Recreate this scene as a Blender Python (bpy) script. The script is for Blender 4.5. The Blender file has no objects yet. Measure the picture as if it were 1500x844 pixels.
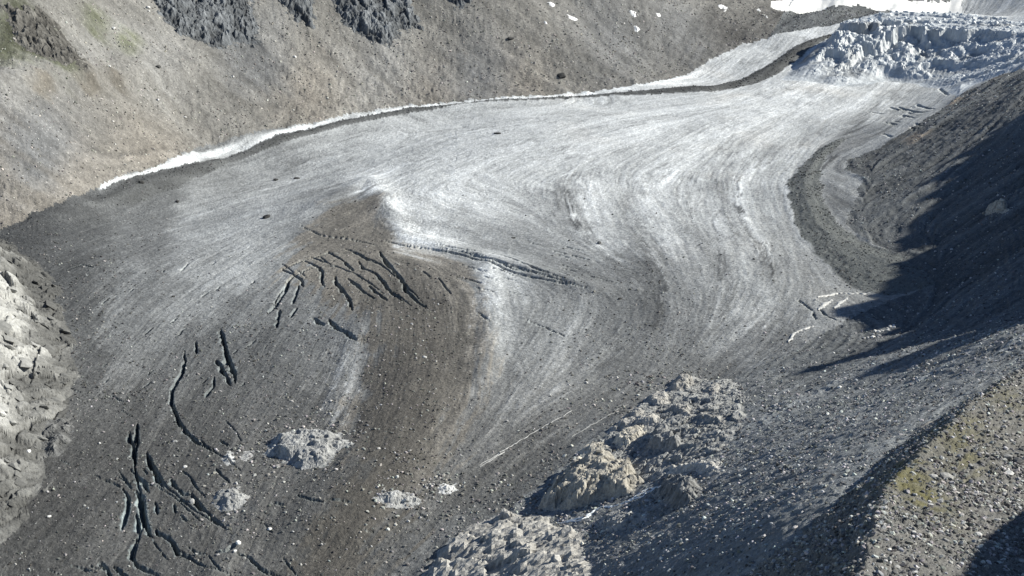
import bpy, bmesh, math, random
import numpy as np
from mathutils import Vector, Matrix

# ------------------------------------------------------------------ camera, sky, sun, exposure
SC = bpy.context.scene
CAMZ = 420.0                                  # viewpoint on the opposite valley side, metres above the terminus
PITCH = math.radians(16.0)
FOV = math.radians(40.0)
cam_data = bpy.data.cameras.new('camera')
cam_data.sensor_fit = 'HORIZONTAL'
cam_data.angle = FOV
cam_data.clip_start = 1.0
cam_data.clip_end = 12000.0
cam = bpy.data.objects.new('camera', cam_data)
SC.collection.objects.link(cam)
cam.location = (0, 0, CAMZ)
cam.rotation_euler = (math.radians(90) - PITCH, 0, 0)
SC.camera = cam

SUN_EL = math.radians(32.0)
SUN_AZ = math.radians(12.0)                   # measured from +x (right) towards +y (up-valley)
world = bpy.data.worlds.new('World')
SC.world = world
world.use_nodes = True
wn = world.node_tree
wn.nodes.clear()
sky = wn.nodes.new('ShaderNodeTexSky')
sky.sky_type = 'NISHITA'
sky.sun_disc = False
sky.sun_elevation = SUN_EL
sky.sun_rotation = math.radians(90) - SUN_AZ
sky.altitude = 2400
sky.air_density = 1.0
sky.dust_density = 0.3
sky.ozone_density = 2.2
bgn = wn.nodes.new('ShaderNodeBackground')
bgn.inputs['Strength'].default_value = 0.074
won = wn.nodes.new('ShaderNodeOutputWorld')
wn.links.new(sky.outputs[0], bgn.inputs['Color'])
wn.links.new(bgn.outputs[0], won.inputs['Surface'])

sun_data = bpy.data.lights.new('sun', 'SUN')
sun_data.energy = 5.0
sun_data.angle = math.radians(0.5)
sun_data.color = (1.0, 0.975, 0.89)
sun = bpy.data.objects.new('sun', sun_data)
SC.collection.objects.link(sun)
SUN_DIR = Vector((math.cos(SUN_EL) * math.cos(SUN_AZ), math.cos(SUN_EL) * math.sin(SUN_AZ), math.sin(SUN_EL)))
sun.rotation_euler = SUN_DIR.to_track_quat('Z', 'Y').to_euler()
sun.location = SUN_DIR * 3000

SC.view_settings.view_transform = 'Standard'
SC.view_settings.look = 'None'
SC.view_settings.gamma = 1.0
SC.view_settings.exposure = 0.68

# ------------------------------------------------------------------ helpers
rng = np.random.default_rng(7)
random.seed(7)
FPX = 750 / math.tan(FOV / 2)

def ray(px, py):
    a = (np.asarray(px, float) - 750) / FPX
    b = (422 - np.asarray(py, float)) / FPX
    return a, math.cos(PITCH) + b * math.sin(PITCH), -math.sin(PITCH) + b * math.cos(PITCH)

def at(px, py, y):                            # the point at forward distance y that the photograph shows at px, py
    a, b, c = ray(px, py)
    return a / b * y, y + 0 * a, CAMZ + c / b * y

def to_px(x, y, z):
    d = y * math.cos(PITCH) - (z - CAMZ) * math.sin(PITCH)
    v = y * math.sin(PITCH) + (z - CAMZ) * math.cos(PITCH)
    return 750 + FPX * x / d, 422 - FPX * v / d

def lin(g):
    g = np.asarray(g, float) / 255.0
    return np.where(g <= 0.04045, g / 12.92, ((g + 0.055) / 1.055) ** 2.4)

_perm = rng.permutation(4096).astype(np.int32)
_gx = np.cos(np.arange(4096) * 2.399963).astype(np.float32)
_gy = np.sin(np.arange(4096) * 2.399963).astype(np.float32)

def perlin(x, y):
    x = np.asarray(x, np.float32); y = np.asarray(y, np.float32)
    xi = np.floor(x).astype(np.int32); yi = np.floor(y).astype(np.int32)
    xf = x - xi; yf = y - yi
    u = xf * xf * xf * (xf * (xf * 6 - 15) + 10)
    v = yf * yf * yf * (yf * (yf * 6 - 15) + 10)
    def g(ix, iy, fx, fy):
        h = _perm[(_perm[ix & 4095] + iy) & 4095]
        return _gx[h] * fx + _gy[h] * fy
    a = g(xi, yi, xf, yf); b = g(xi + 1, yi, xf - 1, yf)
    c = g(xi, yi + 1, xf, yf - 1); d = g(xi + 1, yi + 1, xf - 1, yf - 1)
    return ((a + (b - a) * u) + ((c + (d - c) * u) - (a + (b - a) * u)) * v) * 1.5

def fbm(x, y, wl, octaves=4, gain=0.5, ridged=False):
    s = np.zeros_like(x, dtype=np.float32); x = np.asarray(x, np.float32); y = np.asarray(y, np.float32); amp = 1.0; f = 1.0 / wl; tot = 0
    for o in range(octaves):
        n = perlin(x * f + 17.3 * o, y * f - 9.1 * o)
        if ridged: n = 1 - 2 * np.abs(n)
        s += amp * n; tot += amp
        amp *= gain; f *= 2.03
    return s / tot

def facets(x, y, cell, tilt=0.6, seed=0):
    """broken rock: every cell is a tilted plane of its own height"""
    gx, gy_ = np.asarray(x / cell, np.float32), np.asarray(y / cell, np.float32)
    ix, iy = np.floor(gx).astype(np.int32), np.floor(gy_).astype(np.int32)
    best = np.full(x.shape, 1e9, np.float32); val = np.zeros(x.shape, np.float32)
    for ox in (-1, 0, 1):
        for oy in (-1, 0, 1):
            jx, jy = ix + ox, iy + oy
            h = _perm[(_perm[(jx + seed * 37) & 4095] + jy) & 4095]
            px, py = jx + (h & 63) * np.float32(1 / 63), jy + ((h >> 6) & 63) * np.float32(1 / 63)
            d = (gx - px) ** 2 + (gy_ - py) ** 2
            h2 = _perm[(h + 911) & 4095]
            v = ((h2 & 255) * np.float32(1 / 255) - 0.5) + tilt * ((gx - px) * _gx[h2] + (gy_ - py) * _gy[h2])
            m = d < best
            best = np.where(m, d, best); val = np.where(m, v, val)
    return val

def cracks(x, y, cell, seed=0):
    """0 in the joints between rock blocks, growing inwards"""
    gx, gy_ = np.asarray(x / cell, np.float32), np.asarray(y / cell, np.float32)
    ix, iy = np.floor(gx).astype(np.int32), np.floor(gy_).astype(np.int32)
    f1 = np.full(x.shape, 1e9, np.float32); f2 = np.full(x.shape, 1e9, np.float32)
    for ox in (-1, 0, 1):
        for oy in (-1, 0, 1):
            jx, jy = ix + ox, iy + oy
            h = _perm[(_perm[(jx + seed * 37) & 4095] + jy) & 4095]
            d = np.hypot(gx - jx - (h & 63) * np.float32(1 / 63), gy_ - jy - ((h >> 6) & 63) * np.float32(1 / 63))
            f2 = np.where(d < f1, f1, np.minimum(f2, d)); f1 = np.minimum(f1, d)
    return f2 - f1

def smooth(e0, e1, v):
    t = np.clip((v - e0) / (e1 - e0), 0, 1)
    return t * t * (3 - 2 * t)

def seg_dist(X, Y, pts, closed=False):
    """distance to a polyline and the position along it (0..1)"""
    pts = np.asarray(pts, float)
    if closed: pts = np.vstack([pts, pts[:1]])
    best = np.full(X.shape, 1e9); par = np.zeros(X.shape)
    n = len(pts) - 1
    for i in range(n):
        ax, ay = pts[i]; bx, by = pts[i + 1]
        dx, dy = bx - ax, by - ay
        L = dx * dx + dy * dy + 1e-9
        t = np.clip(((X - ax) * dx + (Y - ay) * dy) / L, 0, 1)
        d = np.hypot(X - ax - t * dx, Y - ay - t * dy)
        m = d < best
        best = np.where(m, d, best); par = np.where(m, (i + t) / n, par)
    return best, par

def inside(X, Y, pts):
    pts = np.asarray(pts, float)
    r = np.zeros(X.shape, bool)
    j = len(pts) - 1
    for i in range(len(pts)):
        xi, yi = pts[i]; xj, yj = pts[j]
        c = ((yi > Y) != (yj > Y)) & (X < (xj - xi) * (Y - yi) / (yj - yi + 1e-12) + xi)
        r ^= c
        j = i
    return r

def sdf(X, Y, pts):                            # positive inside
    d, _ = seg_dist(X, Y, pts, True)
    return np.where(inside(X, Y, pts), d, -d)

# ------------------------------------------------------------------ the valley: a thin-plate surface through surveyed points
ICE_Y = {844: 800, 770: 860, 700: 920, 630: 1000, 560: 1090, 490: 1200, 422: 1335, 360: 1490, 300: 1670, 250: 1850, 200: 2070,
         170: 2230, 150: 2350, 130: 2500}
ctrl = [(px, py, ICE_Y[py]) for px, py in
        [(100, 844), (400, 844), (100, 700), (400, 700), (600, 700), (150, 560), (450, 560), (800, 560),
         (150, 422), (450, 422), (800, 422), (1150, 422), (1330, 422), (60, 360), (450, 360), (800, 360), (1100, 360), (150, 300), (450, 300),
         (800, 300), (1150, 300), (250, 250), (600, 250), (900, 250), (1200, 250), (380, 200), (700, 200), (1000, 200), (1260, 200),
         (500, 170), (800, 170), (1100, 170), (1300, 170), (1000, 130), (1200, 130), (1350, 150)]]
ctrl += [  # left valley side
    (-60, 342, 1530), (0, 240, 1640), (0, 125, 1770), (0, 100, 1830), (0, 0, 1960), (0, -80, 2040), (-150, 240, 1640), (-150, 60, 1850),
    (150, 180, 1880), (150, 118, 1960), (150, 100, 2010), (150, 0, 2170), (300, 212, 2010), (300, 112, 2180), (300, 0, 2390), (300, -80, 2480),
    (450, 176, 2190), (450, 80, 2380), (450, 0, 2510), (600, 152, 2335), (600, 60, 2520), (600, 0, 2640), (600, -80, 2740), (840, 137, 2450),
    (840, 60, 2640), (840, 0, 2810), (840, -80, 2920), (1000, 105, 2680), (1000, 50, 2860), (1000, 0, 3060), (1085, 64, 2900),
    (1080, 0, 3210), (1140, 50, 2950), (1120, 90, 2745), (1200, 42, 3010), (1200, 20, 3170), (1200, 0, 3380), (1300, 0, 3420), (1300, -30, 3600),
    (1500, 0, 3450), (1500, 25, 3100), (1420, 20, 3120), (1300, 20, 3130),
    # apron below the right wall and the ground before the terminus
    (1000, 560, 1090), (1180, 500, 1180), (1300, 560, 920), (1400, 500, 980), (1500, 480, 900), (1100, 600, 950), (1100, 700, 705), (1200, 650, 705), (1000, 800, 610),
    (1100, 800, 510), (1150, 770, 500), (1000, 844, 530), (1000, 700, 820), (900, 844, 640), (900, 700, 890), (650, 844, 790), (750, 770, 850), (1250, 690, 560), (1350, 600, 700), (1250, 600, 830), (1050, 640, 900)]
cpx = np.array(ctrl, float)
CX, CY, CZ = at(cpx[:, 0], cpx[:, 1], cpx[:, 2])
extra = np.array([  # right valley wall and ground outside the picture, surveyed directly (x, y, z)
    (459, 1890, 56), (687, 1890, 148), (900, 1890, 232), (631, 2230, 68), (830, 2230, 148), (1050, 2230, 235),
    (790, 2560, 78), (960, 2600, 150), (1200, 2650, 250), (420, 1500, 44), (540, 1500, 92), (760, 1500, 182), (960, 1500, 262),
    (400, 1340, 40), (510, 1330, 86), (720, 1300, 172), (930, 1280, 255),
    (470, 1100, 90), (700, 1050, 175), (900, 1000, 250), (600, 850, 175), (520, 700, 160), (800, 700, 240),
    (150, 450, 195), (70, 500, 150), (-100, 600, 0), (-400, 700, 10), (450, 450, 120), (700, 400, 190), (100, 350, 195),
    (-700, 1200, 90), (-900, 1500, 170), (-1300, 2000, 420), (-900, 2600, 430), (0, 3300, 330), (900, 3600, 300), (1500, 3000, 420)], float)
CX = np.append(CX, extra[:, 0]); CY = np.append(CY, extra[:, 1]); CZ = np.append(CZ, extra[:, 2])

def _tps_k(r2):
    return 0.5 * r2 * np.log(r2 + 1e-9)
SCL = 1000.0
_n = len(CX)
_A = np.zeros((_n + 3, _n + 3))
_px, _py = CX / SCL, CY / SCL
_A[:_n, :_n] = _tps_k((_px[:, None] - _px[None]) ** 2 + (_py[:, None] - _py[None]) ** 2) + np.eye(_n) * 2e-4
_A[:_n, _n] = 1; _A[:_n, _n + 1] = _px; _A[:_n, _n + 2] = _py
_A[_n:, :_n] = _A[:_n, _n:].T
_W = np.linalg.solve(_A, np.append(CZ, [0, 0, 0]))

def base_height(X, Y):
    sh = np.shape(X)
    x = np.ravel(X) / SCL; y = np.ravel(Y) / SCL
    out = _W[_n] + _W[_n + 1] * x + _W[_n + 2] * y
    for i in range(_n):
        out += _W[i] * _tps_k((x - _px[i]) ** 2 + (y - _py[i]) ** 2)
    return out.reshape(sh)

# survey grid: fan of columns, rows growing with distance (finer ground where it is closer)
Y0, Y1 = 290.0, 3700.0

def _geo(a, b, k):
    return a * np.exp(k * np.arange(int(math.log(b / a) / k)))
gy = np.concatenate([_geo(Y0, 700, 0.0025), _geo(700, 1500, 0.0015), _geo(1500, Y1, 0.0024)])
ROWS = len(gy)
lgy = np.log(gy)
wing = 0.425 + np.cumsum(np.concatenate([np.full(70, 0.006), 0.008 * 1.12 ** np.arange(16)]))
gu = np.concatenate([-(wing + 0.03)[:66:2][::-1], np.arange(-0.455, -0.04, 0.00068), np.arange(-0.04, 0.425, 0.00100), wing])
COLS = len(gu)
RRATE = 1.0 / np.gradient(lgy)                 # rows per unit log distance
CRATE = 1.0 / np.gradient(gu)
GY = np.repeat(gy[:, None], COLS, 1)
GX = gu[None, :] * GY
# coarse evaluation of the smooth base, then bilinear refinement
cr = np.unique(np.append(np.arange(0, ROWS, 8), ROWS - 1)); cc = np.unique(np.append(np.arange(0, COLS, 6), COLS - 1))
_cb = base_height(GX[np.ix_(cr, cc)], GY[np.ix_(cr, cc)])

def refine(coarse):
    t = np.empty((len(cr), COLS))
    for i in range(len(cr)): t[i] = np.interp(np.arange(COLS), cc, coarse[i])
    o = np.empty((ROWS, COLS))
    pos = np.interp(np.arange(ROWS), cr, np.arange(len(cr)))
    i0 = np.minimum(pos.astype(int), len(cr) - 2); f = (pos - i0)[:, None]
    o[:] = t[i0] * (1 - f) + t[i0 + 1] * f
    return o
BASE = refine(_cb)

def gidx(x, y):
    r = np.interp(np.log(np.maximum(y, Y0)), lgy, np.arange(ROWS))
    c = np.interp(x / y, gu, np.arange(COLS))
    return np.clip(r, 0, ROWS - 1.001), np.clip(c, 0, COLS - 1.001)

def sample(field, x, y):
    r, c = gidx(np.asarray(x, float), np.asarray(y, float))
    r0 = r.astype(int); c0 = c.astype(int); fr = r - r0; fc = c - c0
    return (field[r0, c0] * (1 - fr) * (1 - fc) + field[r0 + 1, c0] * fr * (1 - fc)
            + field[r0, c0 + 1] * (1 - fr) * fc + field[r0 + 1, c0 + 1] * fr * fc)

def hit(px, py, field):
    """where the sight line of a traced point meets the ground"""
    px = np.atleast_1d(np.asarray(px, float)); py = np.atleast_1d(np.asarray(py, float))
    a, b, c = ray(px, py)
    ys = Y0 * np.exp(np.linspace(0, math.log(Y1 / Y0) - 0.002, 1500))
    x = (a / b)[:, None] * ys[None]; z = CAMZ + (c / b)[:, None] * ys[None]
    g = sample(field, x, np.broadcast_to(ys, x.shape))
    below = z <= g
    k = np.argmax(below, 1); k = np.where(below.any(1), k, len(ys) - 1); k = np.maximum(k, 1)
    i = np.arange(len(px))
    d0 = (z - g)[i, k - 1]; d1 = (z - g)[i, k]
    t = np.clip(d0 / (d0 - d1 + 1e-9), 0, 1)
    yy = ys[k - 1] * (1 - t) + ys[k] * t
    xx = (a / b) * yy
    return xx, yy, sample(field, xx, yy)

def trace(pts, field=None):
    p = np.array(pts, float)
    x, y, z = hit(p[:, 0], p[:, 1], BASE if field is None else field)
    return np.stack([x, y], 1)

# ------------------------------------------------------------------ traced outlines on the valley floor
GLACIER = trace([(-60, 356), (15, 330), (60, 306), (110, 286), (150, 269), (210, 250), (270, 223), (300, 213), (400, 187), (500, 170),
    (600, 154), (700, 145), (840, 138), (950, 122), (1010, 105), (1040, 88), (1085, 66), (1140, 50), (1200, 40), (1260, 30), (1300, 24),
    (1400, 8), (1420, -25), (1560, -30), (1560, 60), (1500, 90), (1410, 138), (1349, 179), (1285, 218), (1241, 234), (1237, 249), (1262, 262), (1252, 300),
    (1233, 330), (1325, 378), (1370, 416), (1290, 446), (1230, 474), (1180, 503), (1090, 548), (1000, 582), (900, 622), (850, 662),
    (800, 702), (740, 747), (660, 792), (620, 844), (560, 930), (-80, 930), (-60, 800)])
BLUFF = trace([(-200, 330), (0, 352), (25, 366), (80, 408), (86, 440), (108, 500), (114, 545), (108, 590), (78, 640), (68, 700), (40, 745), (0, 792), (-200, 930)])
MORAINE_R = trace([(1232, 205), (1205, 228), (1196, 250), (1196, 290), (1215, 330), (1262, 358), (1325, 380), (1372, 417), (1300, 432), (1262, 420), (1215, 385),
    (1180, 345), (1163, 300), (1160, 268), (1178, 245), (1205, 220)])
MORAINE_L = trace([(1232, 46), (1188, 70), (1170, 86), (1140, 108), (1095, 126), (1040, 135), (960, 138), (860, 143), (760, 147), (680, 152), (600, 166), (500, 185), (400, 215), (330, 240), (260, 275), (200, 300), (120, 300), (150, 276), (225, 252),
    (300, 236), (380, 208), (480, 181), (600, 158), (700, 148), (840, 141), (960, 132), (1040, 127), (1085, 116), (1130, 92), (1160, 70), (1186, 58)])
SNOW = trace([(1128, 12), (1150, 18), (1210, 12), (1300, 14), (1318, 22), (1390, 20), (1410, 0), (1420, -40), (1200, -40), (1130, 0)])

S_GL = sdf(GX, GY, GLACIER)
S_BL = sdf(GX, GY, BLUFF)
S_BL = S_BL + (8 * facets(GX, GY * 0.6, 30, 0.7, 21) + 2.5 * facets(GX, GY, 12, 0.7, 22)) * (np.abs(S_BL) < 60)
S_MR = sdf(GX, GY, MORAINE_R)
S_ML = sdf(GX, GY, MORAINE_L)
wob = fbm(GX, GY, 40, 4)
wob2 = fbm(GX + 900, GY, 11, 3)
S_GLn = S_GL + 7 * wob + 4 * wob2
S_MRn = S_MR + 6 + 6 * wob + 4 * wob2
S_MLn = S_ML + 4 * wob + 3 * wob2

# ------------------------------------------------------------------ flow directions (image traces carried to the ground)
FLOW = [(200, 270, -10, 4), (350, 240, -10, 3.5), (500, 200, -10, 2.5), (700, 170, -10, 1.5), (900, 180, -10, 2), (1000, 140, -10, 1),
    (1100, 170, -10, 4), (1200, 180, -8, 6), (1290, 170, -8, 7), (1350, 150, -8, 6), (800, 220, -10, 3.5), (650, 240, -10, 4), (1000, 220, -9, 5),
    (1080, 240, -5, 6), (1060, 280, 1, 6), (1090, 340, 4, 6), (1125, 400, 1, 6), (1125, 450, -4, 6), (1090, 500, -6, 6), (1000, 570, -8, 5),
    (900, 600, -8, 5), (800, 630, -8, 5), (700, 700, -7, 6), (600, 800, -6, 6), (1180, 230, -5, 6), (1165, 290, 2, 8), (1220, 360, 6, 6),
    (1300, 400, 8, 4), (1250, 200, -9, 3), (1240, 280, 8, 3), (950, 330, 5, 6), (980, 420, 3, 7), (960, 480, -2, 7), (900, 540, -6, 5), (850, 300, 2, 6),
    (900, 400, 6, 4), (800, 390, 9, 3), (700, 375, 9, 2), (620, 360, 9, 2), (700, 310, 6, 2), (720, 450, 0.5, 8), (700, 550, -1, 8), (660, 620, -4, 7),
    (800, 480, -3, 6), (850, 500, -4, 6), (760, 560, -4, 6), (620, 420, 1, 6), (600, 500, 0, 6), (560, 600, -2, 6), (500, 700, -4, 5), (300, 330, -10, 3),
    (400, 300, -10, 3), (200, 330, -10, 2), (120, 340, -10, 4), (350, 380, -9, 5), (250, 400, -8, 5), (150, 430, -6, 6), (300, 450, -7, 6), (220, 500, -6, 7),
    (160, 540, -5, 6), (300, 560, -4, 7), (230, 620, -4, 6), (400, 520, -4, 6), (150, 650, -5, 4), (300, 720, -3, 6), (450, 420, -5, 6), (480, 330, -8, 4),
    (1100, 100, -6, 5), (1150, 80, -6, 5), (1050, 120, -9, 3),
    (100, 250, 8, 5), (300, 150, 8, 6), (450, 60, 7, 8), (700, 80, 8, 6), (900, 80, 7, 5), (1000, 60, -3, 5), (100, 60, 6, 5), (600, 110, 8, 7), (0, 160, 8, 5),
    (1400, 200, -8, 6), (1450, 300, -9, 6), (1300, 280, -10, 5), (1400, 480, -10, 6), (1200, 650, -10, 6), (1100, 720, -10, 5), (1300, 600, -10, 7),
    (1480, 400, -9, 7), (1000, 800, -10, 5), (1350, 540, -10, 6), (1150, 560, -9, 4), (1480, 140, -8, 6), (900, 820, -10, 5), (1100, 820, -10, 5), (800, 800, -8, 5), (0, 290, 9, 4), (40, 300, 9, 4), (-60, 220, 8, 4)]
fl = np.array(FLOW, float)
_x0, _y0, _ = hit(fl[:, 0], fl[:, 1], BASE)
_x1, _y1, _ = hit(fl[:, 0] + fl[:, 2] * 0.8, fl[:, 1] + fl[:, 3] * 0.8, BASE)
_ang = np.arctan2(_y1 - _y0, _x1 - _x0) * 2
_fu, _fv = _x0 / _y0, np.log(_y0)
_c1 = GX[np.ix_(cr, cc)] / GY[np.ix_(cr, cc)]; _c2 = np.log(GY[np.ix_(cr, cc)])
_sw = np.zeros_like(_c1); _sc = np.zeros_like(_c1); _ss = np.zeros_like(_c1)
for i in range(len(fl)):
    d2 = (_c1 - _fu[i]) ** 2 + (0.32 * (_c2 - _fv[i])) ** 2
    w = 1.0 / (d2 + 2e-5) ** 2
    _sw += w; _sc += w * math.cos(_ang[i]); _ss += w * math.sin(_ang[i])
_dir = np.arctan2(_ss, _sc)
DC, DS = refine(np.cos(_dir)), refine(np.sin(_dir))
_a = np.arctan2(DS, DC) / 2
DX, DY = np.cos(_a), np.sin(_a)
# the same direction in grid steps
DR = DY / GY * RRATE[:, None]
DCOL = (DX / GY - GX * DY / GY ** 2) * CRATE[None, :]

def lic(noise, steps, metres):
    """smear noise along the flow, so that it reads as foliation or gullies"""
    noise = noise.astype(np.float32); out = noise.copy(); n = 1
    stepw = metres * GY / 1000.0
    for sg in (1, -1):
        r = np.repeat(np.arange(ROWS, dtype=np.float32)[:, None], COLS, 1)
        c = np.repeat(np.arange(COLS, dtype=np.float32)[None, :], ROWS, 0)
        vr0, vc0 = (DR * stepw).astype(np.float32), (DCOL * stepw).astype(np.float32)
        pr, pc = vr0 * sg, vc0 * sg
        for k in range(steps):
            r = np.clip(r + pr, 0, ROWS - 1.01); c = np.clip(c + pc, 0, COLS - 1.01)
            ri, ci = r.astype(np.int32), c.astype(np.int32)
            out += noise[ri, ci]; n += 1
            vr, vc = vr0[ri, ci], vc0[ri, ci]
            flip = np.where(vr * pr * 4 + vc * pc < 0, np.float32(-1), np.float32(1))
            pr, pc = vr * flip, vc * flip
    out /= n
    return (out - out.mean()) / out.std()

S1 = lic(rng.standard_normal((ROWS, COLS)), 9, 1.3)
S2 = lic(perlin(GX / (GY * 0.006), np.log(GY) * 90), 14, 3.5)
S3 = lic(perlin(GX / (GY * 0.022), np.log(GY) * 26 + 5), 14, 10)

# ------------------------------------------------------------------ heights
w_gl = smooth(-4, 10, S_GLn)
left_side = (GX < np.interp(GY, [0, 1500, 2300, 2900, 3800], [-50, -50, 200, 520, 800]))
w_hill = (1 - w_gl) * left_side * (S_BL < 0)
w_slope = (1 - w_gl) * (~left_side)
H = BASE.copy()
big = fbm(GX, GY, 170, 4)
mid = fbm(GX + 300, GY, 34, 4)
fine = fbm(GX, GY + 700, 7, 3)
H += w_gl * (1.6 * fbm(GX + 50, GY, 90, 3) + 0.75 * fbm(GX, GY, 14, 4, 0.6) + 0.10 * S1 * GY / 1200 + 0.07 * S2 - 0.25 * smooth(0.3, 0, np.abs(S3)) + 0.10 * S3 + 0.9 * fbm(GX + 31, GY, 38, 3))
far = smooth(1500, 2600, GY)
nearf = (np.clip(GY, 300, 1500) / 1500) ** 3
leftf = smooth(-690, -480, GX + 0 * GY)
H += w_hill * (6 * big + 3.2 * mid + (0.8 + 0.5 * far) * fine + leftf * (0.8 * S3 + 0.25 * S2) + 0.08 * S1 + 0.7 * fbm(GX, GY, 15, 3, 0.6) + 0.7 * facets(GX, GY, 9, 0.8) * (1 + far))
H += w_slope * (3.5 * big + 2.0 * mid + 0.9 * fine + (1.6 + 1.6 * far) * S3 * smooth(0, 60, -S_GL) * smooth(900, 1500, GY) + 0.5 * S2 * nearf + 0.2 * S1 * nearf + 0.5 * facets(GX, GY, 5, 0.8) + 1.0 * fbm(GX, GY, 15, 4, 0.6))
# lateral moraine bench on the left wall
bench, bp = seg_dist(GX, GY, trace([(-80, 122), (0, 122), (60, 120), (130, 116), (200, 114), (280, 112), (330, 122)]))
_bl = trace([(-80, 122), (0, 122), (60, 120), (130, 116), (200, 114), (280, 112), (330, 122)])
_bu = np.interp(GX / GY, _bl[:, 0] / _bl[:, 1], _bl[:, 1])
H += w_hill * 13.0 * np.where(GY > _bu, np.exp(-(bench / 34) ** 2), np.exp(-(bench / 9) ** 2)) * smooth(1, 0.8, bp)
# medial moraines stand above the ice
H += w_gl * (5.0 * smooth(-6, 30, S_MRn) + smooth(0, 6, S_MRn) * 0.8 * fine)
H += w_gl * (5.0 * smooth(-2, 18, S_MLn))
# the marginal trough between ice and the left wall
H -= 1.5 * np.exp(-(S_GL / 9.0) ** 2) * left_side * (S_BL < -20)

def bump_line(pts, wpx, h, p=2.0):
    global H
    q = trace(pts); d, t = seg_dist(GX, GY, q)
    wd = wpx * GY / FPX
    H += h * np.exp(-(d / wd) ** p)
# crest where the ice steepens, central rib, terminus moraine strip
bump_line([(470, 300), (540, 262), (565, 300), (590, 345), (650, 362), (720, 380), (800, 402), (870, 424)], 22, 4.0)
bump_line([(715, 390), (722, 440), (718, 500), (705, 560)], 22, 3.0)
bump_line([(520, 485), (508, 540), (492, 600)], 18, 1.8)
bump_line([(380, 740), (345, 800), (310, 850)], 22, 2.0)
bump_line([(560, 480), (600, 560), (560, 660), (480, 760)], 70, 7.0)

# rock bluff on the left
dB = np.maximum(S_BL, 0)
wB = smooth(0, 6, S_BL)
H += np.where(S_BL > 0, 0.42 * dB + 0.42 * np.maximum(dB - 26 + 14 * wob, 0), 0)
_bx, _by = GX * 0.83 - GY * 0.56, (GX * 0.56 + GY * 0.83) * 0.42      # joints dip along the face
crag = facets(_bx + 3 * wob, _by + 3 * wob, 26, 0.8) + 0.35 * facets(_bx + 1.5 * wob2, _by, 9, 0.8, 3)
H += wB * (5.0 * crag * smooth(0, 25, S_BL) + 7 * fbm(GX, GY, 60, 3) * smooth(0, 30, S_BL) + 0.6 * facets(_bx, _by, 6, 0.9, 5) + 0.4 * fine)
H -= wB * (2.5 * smooth(0.10, 0.0, cracks(_bx + 3 * wob, _by + 3 * wob, 26)) + 1.4 * smooth(0.16, 0.0, cracks(_bx + 1.5 * wob2, _by, 9, 3)))

# foreground lateral moraine: sharp crest, steep inner wall, gentle outer side
CREST = [(1235, 960, 318), (1262, 844, 356), (1274, 795, 384), (1287, 738, 428), (1340, 668, 490), (1420, 592, 562), (1500, 537, 640), (1600, 484, 735), (1760, 440, 880)]
crx, cry, crz = [np.array(v) for v in zip(*[at(*p) for p in CREST])]
_wx = GX + 3.0 * fbm(GX, GY, 26, 3) + 1.2 * fbm(GX, GY, 6, 2); _wy = GY + 3.0 * fbm(GX + 88, GY, 26, 3) + 1.2 * fbm(GX + 9, GY, 6, 2)
dC, tC = seg_dist(_wx, _wy, np.stack([crx, cry], 1))
zC = np.interp(tC * (len(crx) - 1), np.arange(len(crx)), crz)
lft = _wx < np.interp(_wy, cry, crx)
ridge = np.where(lft, zC - 0.95 * dC, zC - 0.22 * dC)
ridge = np.where((dC > 170) & lft, -500, ridge) - 1.2 * np.maximum(GY - cry[-1], 0)
ridge += np.where(lft, 1.0, 0.5) * (1.0 * fbm(GX, GY, 22, 4) + 0.25 * fine) + 0.7 * facets(GX, GY, 3.0, 0.8, 9) + 0.35 * facets(GX, GY, 1.6, 0.8, 10)
ribs = fbm((GX * 0.56 + GY * 0.83), (GX * -0.83 + GY * 0.56) * 0.15, 9, 3, 0.6, True)
ridge += lft * 0.7 * ribs * smooth(1, 14, dC)
W_FG = ridge > H
H = np.maximum(H, ridge)

# mountain to the right of the picture: its skyline throws the shadows on the right wall
TE = math.tan(SUN_EL); CA, SA = math.cos(SUN_AZ), math.sin(SUN_AZ)
def skyline(edge_px, xr0, xr1, field):
    """ridge heights so that the shadow ends where it does on the ground"""
    x, y, z = hit([e[0] for e in edge_px], [e[1] for e in edge_px], field)
    s = (xr0 + xr1 * y - x) / (CA - xr1 * SA)
    return np.stack([x + CA * s, y + SA * s, z + TE * s], 1)
SH = skyline([(1490, 470), (1400, 507), (1330, 537), (1250, 556), (1172, 547), (1255, 525), (1310, 500), (1345, 482), (1262, 470), (1238, 450), (1290, 436), (1360, 424), (1405, 408), (1330, 388), (1350, 372), (1375, 362), (1310, 352), (1340, 340), (1372, 312), (1400, 286), (1385, 262), (1420, 228), (1442, 206), (1475, 184), (1500, 168)], 330, 0.40, H)
SH = SH[np.argsort(SH[:, 1])]
def apply_ridge(q, sl, sr):
    """raise a mountain ridge with crest points q (x, y, z)"""
    global H
    d, t = seg_dist(GX, GY, q[:, :2])
    z = np.interp(t * (len(q) - 1), np.arange(len(q)), q[:, 2])
    lf = GX < np.interp(GY, q[:, 1], q[:, 0])
    lf = lf | (GY > q[-1, 1]) | (GY < q[0, 1])
    H = np.maximum(H, z - np.where(lf, sl, sr) * d)
_ry = np.arange(SH[0, 1], SH[-1, 1], 4.0)
_q = np.stack([np.interp(_ry, SH[:, 1], SH[:, 0]), _ry, np.interp(_ry, SH[:, 1], SH[:, 2])], 1)
_q[:, 2] += 9 + 9 * perlin(_q[:, 1] / 26, _q[:, 1] * 0 + 4.4) + 4 * perlin(_q[:, 1] / 9, _q[:, 1] * 0 + 1.4)
_q = np.vstack([[_q[0, 0] - 60, _q[0, 1] - 130, 200], _q, [_q[-1, 0] + 40, _q[-1, 1] + 110, 290], [_q[-1, 0] + 160, _q[-1, 1] + 330, 250]])
apply_ridge(_q, 1.4, 0.4)
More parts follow.
